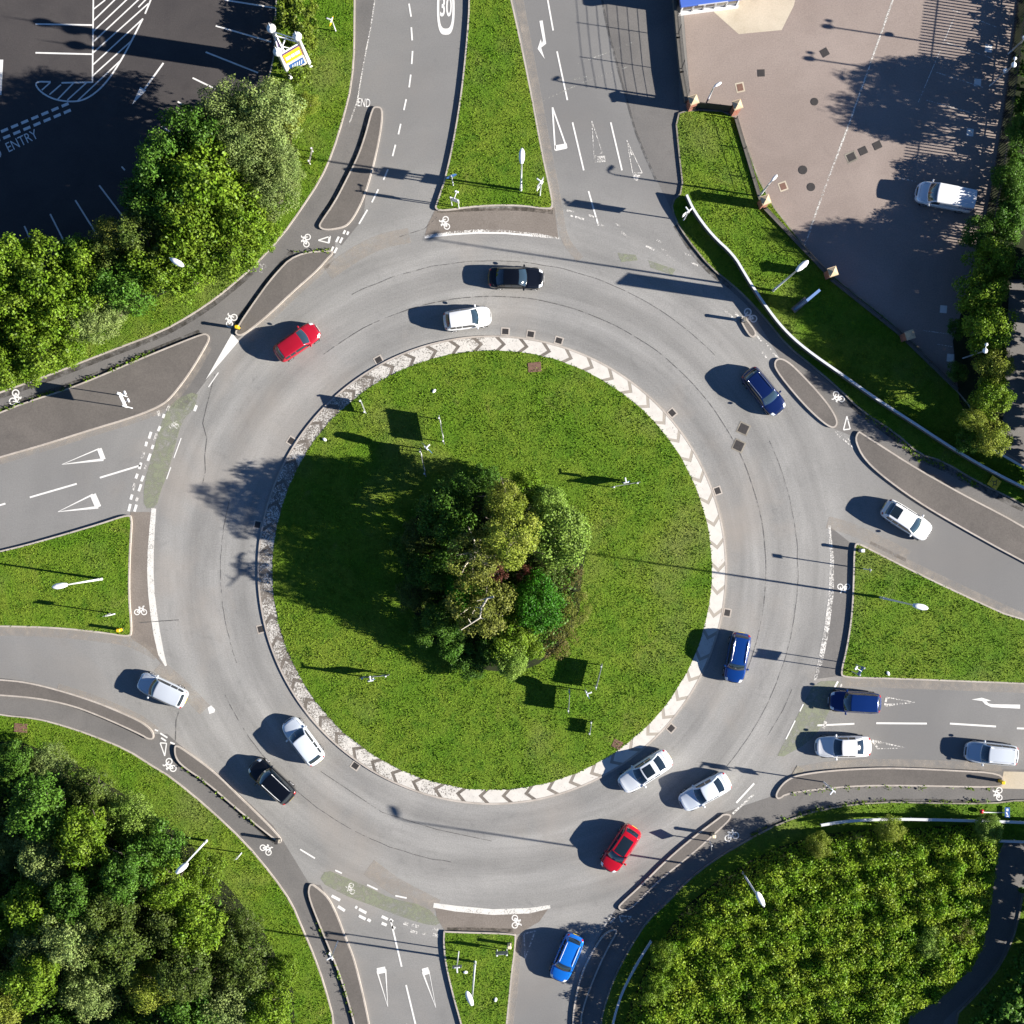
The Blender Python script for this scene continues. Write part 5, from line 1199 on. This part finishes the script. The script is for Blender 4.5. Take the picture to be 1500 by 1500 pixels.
for x, y in spots:
    e = edge_d(x, y, poly); v = mnoise.noise(Vector((x / 90, y / 90, 1.7)))
    sp = 'dark' if v < -.06 else 'maple' if v < .2 else 'willow' if v < .29 else 'yew'
    if trng.random() < .12: sp = trng.choice(['pale', 'gold', 'yew', 'willow'])
    if e < 40 and sp == 'olive': sp = 'dark'
    h = min(9.5, 4.0 + e * .045 + rng.uniform(-1.6, 1.8)); R = 27 + min(13, e * .2) + rng.uniform(-6, 6)
    if x > 60 and e < 30: h = rng.uniform(3.5, 4.6)
    sx = x + 6 if e < 20 else x
    tree(x, y, R, h, sp, LAB[sp] + ' tree in the dense wood at the lower left', 'trees in the lower left wood, ' + LAB[sp])
# planted clump on the round island
for q_ in ((748, 790, 40, 10.3, 'gold', 'tallest yellow green tree in the middle of the round island'), (738, 735, 32, 8, 'gold', 'yellow green tree at the top of the island clump'), (694, 815, 36, 8.8, 'olive', 'thin olive tree left of centre in the island clump'), (702, 888, 46, 8.4, 'olive', 'thin olive tree with a pale forked limb at the lower centre of the clump'),
           (818, 782, 48, 5.8, 'pale', 'big pale green rounded bush at the right of the island clump'), (803, 738, 27, 4.6, 'pale', 'smaller pale green bush at the upper right of the clump'), (652, 758, 46, 7, 'dark', 'large dark tree at the upper left of the island clump'), (612, 785, 28, 4.5, 'yew', 'dull feathery bush at the left edge of the island clump'),
           (672, 722, 28, 6, 'dark', 'dark tree at the top left of the island clump'), (712, 702, 22, 4.2, 'dark', 'small dark bush at the very top of the island clump'), (678, 868, 28, 6, 'rich', 'deep green tree left of the forked limb in the clump'), (648, 908, 30, 5, 'dark', 'dark rounded bush at the lower left of the clump'), (785, 885, 40, 5.2, 'rich', 'deep green rounded bush at the lower right of the clump'),
           (748, 932, 34, 4.4, 'maple', 'bright bush below the deep green one in the clump'), (750, 968, 24, 3.6, 'pale', 'pale bush at the bottom tip of the island clump'), (692, 972, 26, 2.2, 'dark', 'low dark bush at the bottom left of the clump'), (604, 872, 26, 3.3, 'yew', 'dull bush at the far left of the clump in shade'), (622, 925, 26, 3, 'dark', 'low dark bush at the lower far left of the clump'), (612, 830, 26, 4, 'dark', 'dark bush in deep shade at the left of the clump'),
           (640, 832, 34, 4.6, 'dark', 'dark bush in deep shade left of the thin olive tree'), (664, 942, 28, 3.0, 'dark', 'low dark bush near the bottom left rim of the clump'), (722, 948, 26, 3.4, 'dark', 'dark bush between the bright bush and the low dark ones'), (800, 842, 26, 2.4, 'yew', 'dull bush squeezed between the pale and deep green bushes'), (770, 712, 26, 3.8, 'maple', 'bright bush at the top right of the island clump'), (590, 800, 20, 2.6, 'dark', 'small dark bush at the outermost left of the clump'), (772, 950, 22, 3.0, 'maple', 'bright low bush at the lower right of the clump bottom'),
           (838, 892, 30, 1.3, 'olive', 'low olive ground bush at the right rim of the clump'), (814, 936, 30, 1.0, 'brown', 'low brown heather at the lower right rim of the clump'), (838, 846, 18, 1.2, 'brown', 'small brown heather below the big pale bush'), (768, 842, 14, 3.2, 'red', 'small copper leaved bush between the pale and deep green bushes'), (727, 838, 15, 5.0, 'red', 'copper leaved bush under the tallest tree')):
    tree(*q_[:5], q_[5])
def limb(label, pts, zs):
    W_ = [V3(p[0], p[1], z) for p, z in zip(pts, zs)]; o = W_[0]; mb = MB(); n = len(W_)
    return W_
for tr, pts, z in ((None, [(725, 866), (716, 868), (708, 882), (706, 895), (694, 903), (680, 912)], 8.6),):
    tnm = [o for o in C.objects if o.get('label', '').startswith('thin olive tree with a pale')][0]
    mb = MB(); inv = tnm.matrix_basis.inverted()
    mb.tube([inv @ V3(*p, z - .1 * i) for i, p in enumerate(pts)], [.09, .085, .075, .065, .05, .025], 6)
    for a, b in ((1, (702, 872)), (2, (699, 880)), (3, (714, 897)), (4, (690, 896))): mb.tube([inv @ V3(*pts[a], z - .1 * a), inv @ V3(*b, z - .2)], [.05, .015], 5)
    mb.build('limb', M['pale_bark'], tnm, True)
# hedge of trees along the right edge and the trees beyond the picture that shade the yard
for px, py, R, h, sp in ((1442, 425, 36, 6, 'maple'), (1455, 380, 34, 6, 'maple'), (1436, 342, 26, 3.6, 'dark'), (1478, 325, 32, 3.6, 'dark'), (1488, 296, 26, 3.4, 'dark'), (1452, 480, 34, 6.5, 'maple'), (1458, 535, 30, 6, 'gold'), (1455, 580, 28, 5.5, 'maple'), (1428, 612, 20, 4, 'gold'), (1456, 640, 28, 4.2, 'gold'), (1420, 645, 20, 2.8, 'dark'), (1404, 545, 16, 2.6, 'dark'), (1405, 480, 16, 2.6, 'dark'), (1484, 262, 28, 3.6, 'dark'), (1497, 190, 24, 5, 'dark'),
                          (1570, 178, 38, 7.2, 'dark'), (1592, 128, 34, 7.2, 'dark'), (1552, 392, 52, 8.6, 'dark'), (1585, 460, 50, 8.6, 'dark'), (1600, 540, 52, 8.5, 'dark'), (1545, 118, 34, 5.0, 'dark'), (1640, 430, 50, 9.5, 'dark')):
    tree(px, py, R, h, sp, LAB[sp] + ' tree in the hedge line along the right edge of the yard', 'trees along the right edge, ' + LAB[sp])

def thicket(name, label, cat, pl, hmax, mat, per_blob, lsize, seed, edge=1.6, bump=.5, stuff=True, blob=3.2, carpet=0, lowz=.55):
    """leafy mass over an outline: low at its edges, lumpy on top"""
    rng = np.random.default_rng(seed); pm = np.array(PX(pl)); lo, hi = pm.min(0), pm.max(0); area = (hi - lo).prod()
    lim = 50; lo = np.maximum(lo, -lim); hi = np.minimum(hi, lim); area = (hi - lo).prod()
    nb = int(area * blob); bc = rng.uniform(lo, hi, size=(nb, 2)); bc = bc[pip(bc, pm)]; nb = len(bc)
    hh, ed = hfield(bc, pm, hmax, edge, bump, seed)
    br = rng.uniform(.18, .50, nb) * (.6 + .4 * np.clip(ed / edge, 0, 1)); bz = np.maximum(.15, hh * (lowz + (1 - lowz) * rng.uniform(0, 1, nb) ** .6) - br * .5)
    w = br ** 2; idx = rng.choice(nb, int(len(bc) * per_blob), p=w / w.sum()); n = len(idx)
    d = unit(rng.normal(size=(n, 3)) + np.array([0, 0, .55])); pos = np.stack([bc[idx, 0], bc[idx, 1], bz[idx]], 1) + d * (br[idx] * rng.uniform(.5, 1.08, n))[:, None]
    pos[:, 2] = np.maximum(pos[:, 2], .14)
    if carpet:
        m_ = int(area * carpet); xy = rng.uniform(lo, hi, size=(m_, 2)); xy = xy[pip(xy, pm)]; m_ = len(xy); h2, _ = hfield(xy, pm, hmax, edge, bump, seed)
        pos = np.concatenate([pos, np.stack([xy[:, 0], xy[:, 1], .14 + h2 * rng.uniform(.66, .98, m_)], 1)]); d = np.concatenate([d, unit(rng.normal(size=(m_, 3)) * .5 + [0.12, 0, .8])]); n += m_
    nr = unit(d * .75 + np.array([0, 0, .4]) + rng.normal(size=(n, 3)) * .5)
    v = leaves(pos, nr, lsize * rng.uniform(.55, 1.35, n), rng)
    me = fast_mesh(name, v, 4, mat); o = bpy.data.objects.new(name, me); C.objects.link(o)
    return tag(o, label, cat, None, 'stuff' if stuff else None)
def pip(xy, poly):
    x, y = xy[:, 0], xy[:, 1]; c = np.zeros(len(xy), bool); n = len(poly)
    for i in range(n):
        x1, y1 = poly[i - 1]; x2, y2 = poly[i]
        if y1 == y2: continue
        c ^= ((y1 > y) != (y2 > y)) & (x < (x2 - x1) * (y - y1) / (y2 - y1) + x1)
    return c
def hfield(xy, poly, hmax, edge, bump, seed):
    d = np.full(len(xy), 1e9)
    for i in range(len(poly)):
        a, b = poly[i - 1], poly[i]; ab = b - a; u = np.clip(((xy - a) @ ab) / (ab @ ab), 0, 1); d = np.minimum(d, np.linalg.norm(xy - a - u[:, None] * ab, axis=1))
    e = np.clip(d / edge, 0, 1); e = np.sqrt(1 - (1 - e) ** 2)
    r = np.random.default_rng(seed + 77); f = np.zeros(len(xy))
    for k in range(14):
        w = r.uniform(.6, 5.5); a = r.uniform(0, 6.28); ph = r.uniform(0, 6.28); f += np.sin((xy[:, 0] * math.cos(a) + xy[:, 1] * math.sin(a)) * w + ph) / (1 + w * .35)
    return hmax * e * np.clip(1 + bump * f * .22, .35, 1.6), d
M['thicket'] = leaf_mat('shrub_leaves', (0.100, 0.205, 0.008), (0.205, 0.275, 0.020), 0.3, .5)
BED = [(985, 1352), (1010, 1322), (1050, 1290), (1095, 1262), (1140, 1240), (1200, 1222), (1260, 1215), (1330, 1213), (1400, 1208), (1450, 1205), (1462, 1225), (1455, 1262), (1447, 1335), (1434, 1388), (1412, 1424), (1365, 1466), (1322, 1488), (1290, 1570), (905, 1570), (915, 1500), (925, 1465), (950, 1410)]
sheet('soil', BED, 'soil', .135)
thicket('shrub_bed', 'broad leafy bed of bright green shrubs filling the lower right corner', 'shrub bed', BED, 2.5, M['thicket'], 20, .19, 3, 1.7, .34, True, 7.0, 150, .78)
thicket('hedge', 'clipped green hedge between the car park and the upper left verge', 'hedge', [(412, -60), (466, -60), (468, 40), (466, 90), (455, 128), (436, 140), (418, 128), (408, 90), (404, 40)], 2.3, leaf_mat('hedge_leaves', (0.085, 0.145, 0.012), (0.130, 0.170, 0.018), .2), 50, .20, 8, .7, .25, False, 6)
thicket('hedge', 'low dark hedge right behind the palisade fence of the yard', 'hedge', [(1502, -160), (1497, 0), (1484, 110), (1468, 235), (1450, 330), (1480, 340), (1500, 240), (1518, 110), (1530, 0), (1540, -160)], 1.9, LEAF['dark'], 40, .26, 12, .5, .3, False, 6)
thicket('hedge', 'added dark hedge out of view, shading the path at the right edge of the picture', 'hedge', [(1512, 380), (1508, 500), (1508, 600), (1520, 720), (1620, 760), (1620, 380)], 4.5, LEAF['dark'], 130, .30, 13, .6, .3, False, 5)  # unseen hedge, added to keep the sun off the path
thicket('hedge', 'dark hedge right of the lower right sunken path, made taller and longer to shade it', 'hedge', [(1512, 1215), (1505, 1272), (1492, 1310), (1490, 1362), (1470, 1410), (1441, 1448), (1394, 1497), (1375, 1580), (1620, 1580), (1620, 1215)], 4.2, LEAF['dark'], 100, .28, 9, .6, .3, False, 7)  # real vegetation, but raised and extended out of view to shade the path
for q_ in (((1305, 1216), 20, 2.9, 'gold', 'spiky yellow green bush by the rail at the top of the shrub bed'), ((1412, 1362), 20, 2.9, 'olive', 'yellowish feathery bush at the right side of the shrub bed'), ((1362, 1380), 24, 2.9, 'pale', 'pale bush beside the feathery one in the shrub bed'), ((1200, 1240), 20, 3.0, 'gold', 'yellowish bush at the upper left of the shrub bed'), ((1448, 1216), 20, 2.6, 'pale', 'pale bush spilling over the rail by the blue plate'), ((972, 1400), 22, 3.3, 'maple', 'bright bush at the left edge of the shrub bed'), ((960, 1450), 22, 3.3, 'maple', 'bright bush low on the left edge of the shrub bed')):
    tree(q_[0][0], q_[0][1], q_[1], q_[2], q_[3], q_[4])
UND = leaf_mat('undergrowth_leaves', (0.040, 0.098, 0.010), (0.080, 0.145, 0.016), 0.2)
thicket('undergrowth', 'leafy undergrowth filling the gaps of the lower left wood', 'undergrowth', [(-60, 1090), (30, 1088), (104, 1118), (178, 1165), (234, 1203), (280, 1243), (336, 1307), (384, 1369), (428, 1449), (460, 1540), (-60, 1560)], 3.4, UND, 22, .27, 21, 1.4, .7, True, 2.2, 14)
thicket('undergrowth', 'leafy undergrowth beneath the tree belt by the car park', 'undergrowth', [(-60, 395), (10, 372), (100, 385), (200, 345), (290, 240), (350, 165), (410, 150), (425, 190), (425, 255), (402, 315), (352, 370), (270, 425), (170, 475), (60, 535), (-60, 560)], 3.2, UND, 22, .27, 22, 1.2, .6, True, 2.2, 14)
thicket('undergrowth', 'low leafy undergrowth between the shrubs of the island clump', 'undergrowth', chaikin([(604, 770), (642, 718), (700, 700), (740, 705), (790, 716), (836, 748), (856, 792), (846, 850), (844, 896), (816, 944), (768, 978), (692, 974), (644, 944), (606, 888), (596, 820)], 2), 1.7, UND, 22, .22, 23, 1.0, .6, True, 2.6, 18)
# soil under the woods and the clump
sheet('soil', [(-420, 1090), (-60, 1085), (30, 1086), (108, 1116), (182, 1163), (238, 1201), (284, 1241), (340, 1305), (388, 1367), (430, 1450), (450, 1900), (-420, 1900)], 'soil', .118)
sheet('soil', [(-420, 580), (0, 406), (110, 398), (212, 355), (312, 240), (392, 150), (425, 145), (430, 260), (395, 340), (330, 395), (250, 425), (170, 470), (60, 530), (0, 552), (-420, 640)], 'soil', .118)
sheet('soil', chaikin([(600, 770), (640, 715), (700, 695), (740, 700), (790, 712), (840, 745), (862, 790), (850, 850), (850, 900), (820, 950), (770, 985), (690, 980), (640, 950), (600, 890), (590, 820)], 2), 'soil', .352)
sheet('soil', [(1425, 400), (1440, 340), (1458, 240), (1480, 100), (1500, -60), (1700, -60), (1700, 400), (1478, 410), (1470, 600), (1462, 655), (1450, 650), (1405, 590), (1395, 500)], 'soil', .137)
sheet('bare_patch', [(422, 223), (433, 222), (433, 233), (422, 232)], 'rust', .137)

# ------------------------------------------------------------------ grass tufts over every lawn
rng = np.random.default_rng(2); allv = []
for pm, z0, dens in GRASS_REGIONS:
    lim = 46.0; lo = np.maximum(pm.min(0), -lim); hi = np.minimum(pm.max(0), lim)
    n = int((hi - lo).prod() * 90 * dens); xy = rng.uniform(lo, hi, size=(n, 2)); xy = xy[pip(xy, pm)]; n = len(xy)
    if z0 == 'dome': r2 = ((xy - [cx, cy]) ** 2).sum(1); z = .13 + .21 * np.clip(1 - r2 / RI ** 2, 0, 1)
    else: z = np.full(n, z0)
    f = np.array([mnoise.noise(Vector((p[0] * .8, p[1] * .8, 0))) for p in xy[::1]]) if n < 1 else (np.sin(xy[:, 0] * 1.7 + np.sin(xy[:, 1] * 1.1) * 2) * np.sin(xy[:, 1] * 1.9 + np.sin(xy[:, 0] * .9) * 2))
    hh = (.066 + .026 * np.clip(f, -.8, 1)) * rng.uniform(.6, 1.5, n) * .92
    a = rng.uniform(0, 2 * PI, n); w = .055; dx, dy = np.cos(a) * w, np.sin(a) * w; lx, ly = rng.normal(size=n) * .07, rng.normal(size=n) * .07
    v = np.stack([np.stack([xy[:, 0] - dx, xy[:, 1] - dy, z - .02], 1), np.stack([xy[:, 0] + dx, xy[:, 1] + dy, z - .02], 1), np.stack([xy[:, 0] + lx, xy[:, 1] + ly, z + hh], 1)], 1)
    allv.append(v)
me = fast_mesh('grass_tufts', np.concatenate(allv), 3, M['blade']); o = bpy.data.objects.new('grass_tufts', me); C.objects.link(o)
tag(o, 'short mown grass on the verges and traffic islands', 'grass', None, 'stuff')
# weeds along the joints of the footways
def weeds(label, pts, n, seed, wd=3, hh=.28):
    rng = np.random.default_rng(seed); pos = []
    W_ = [Vector(p) for p in pts]
    for i in range(n):
        k = rng.integers(len(W_) - 1); p = W_[k].lerp(W_[k + 1], rng.random()); m_ = rng.integers(3, 9)
        c = (p.x + rng.normal() * wd * .4, p.y + rng.normal() * wd * .4); 
        for j in range(m_): x, y = P(c[0] + rng.normal() * wd * .5, c[1] + rng.normal() * wd * .5); pos.append((x, y, .03 + rng.random() * hh))
    pos = np.array(pos); nr = unit(rng.normal(size=pos.shape) * .6 + [0, 0, 1])
    me = fast_mesh('weeds', leaves(pos, nr, .16 * rng.uniform(.5, 1.4, len(pos)), rng), 4, LEAF['maple']); o = bpy.data.objects.new('weeds', me); C.objects.link(o); tag(o, label, 'weeds', None, 'stuff')
weeds('line of weeds along the upper edge of the large left traffic island', [(0, 603), (40, 587), (107, 566), (192, 530), (225, 515)], 60, 1)
weeds('weeds along the inner kerb of the bottom left traffic island', [(465, 1350), (487, 1400), (503, 1444), (518, 1500)], 26, 2)
weeds('weeds along the joint between the right hand island and its footway', [(1155, 1163), (1233, 1154), (1287, 1152), (1367, 1153), (1460, 1156)], 40, 3)
weeds('weeds at the top end of the upper left traffic island pair', [(432, 371), (470, 367), (488, 365)], 12, 4)
weeds('weeds along the inner edge of the lower left thin island', [(269, 1124), (301, 1145), (347, 1185), (375, 1208)], 26, 5, 2, .2)
weeds('weeds spilling from the right hand verge onto the footway', [(1265, 606), (1313, 640), (1345, 670), (1380, 682), (1433, 712)], 60, 6, 4)
weeds('weeds along the kerb below the shrub bed rail', [(1100, 1224), (1153, 1199), (1207, 1183), (1287, 1173), (1447, 1176)], 60, 7, 4)

# ------------------------------------------------------------------ light, sky, camera
EL, AZ = 22.0, -8.6      # sun elevation; direction towards the sun in the ground plan, degrees from +x
w = bpy.data.worlds.new('World'); sc.world = w; w.use_nodes = True
nt = w.node_tree; sky = nt.nodes.new('ShaderNodeTexSky'); sky.sky_type = 'NISHITA'; sky.sun_disc = False
sky.sun_elevation = math.radians(EL); sky.sun_rotation = math.radians(90 - AZ); sky.air_density = 0.7; sky.dust_density = 0.0; sky.ozone_density = 6.0
nt.links.new(sky.outputs[0], nt.nodes['Background'].inputs[0]); nt.nodes['Background'].inputs[1].default_value = 0.05
sl = bpy.data.lights.new('sun', 'SUN'); sl.energy = 5.0; sl.angle = math.radians(0.53); sl.color = (1.0, 0.945, 0.86)
so = bpy.data.objects.new('sun', sl); C.objects.link(so)
d = Vector((math.cos(math.radians(AZ)) * math.cos(math.radians(EL)), math.sin(math.radians(AZ)) * math.cos(math.radians(EL)), math.sin(math.radians(EL))))
so.rotation_euler = d.to_track_quat('Z', 'Y').to_euler(); so.location = (60, -10, 60)
cam = bpy.data.cameras.new('camera'); cam.sensor_fit = 'HORIZONTAL'; cam.angle = 2 * math.atan(750 / S / H); cam.clip_start = 1; cam.clip_end = 3000
co = bpy.data.objects.new('camera', cam); C.objects.link(co); co.location = (0, 0, H); co.rotation_euler = (0, 0, 0); sc.camera = co
sc.view_settings.view_transform = 'Standard'; sc.view_settings.look = 'None'; sc.view_settings.exposure = 1.5; sc.view_settings.gamma = 1.0
sc.cycles.max_bounces = 6; sc.cycles.transparent_max_bounces = 8
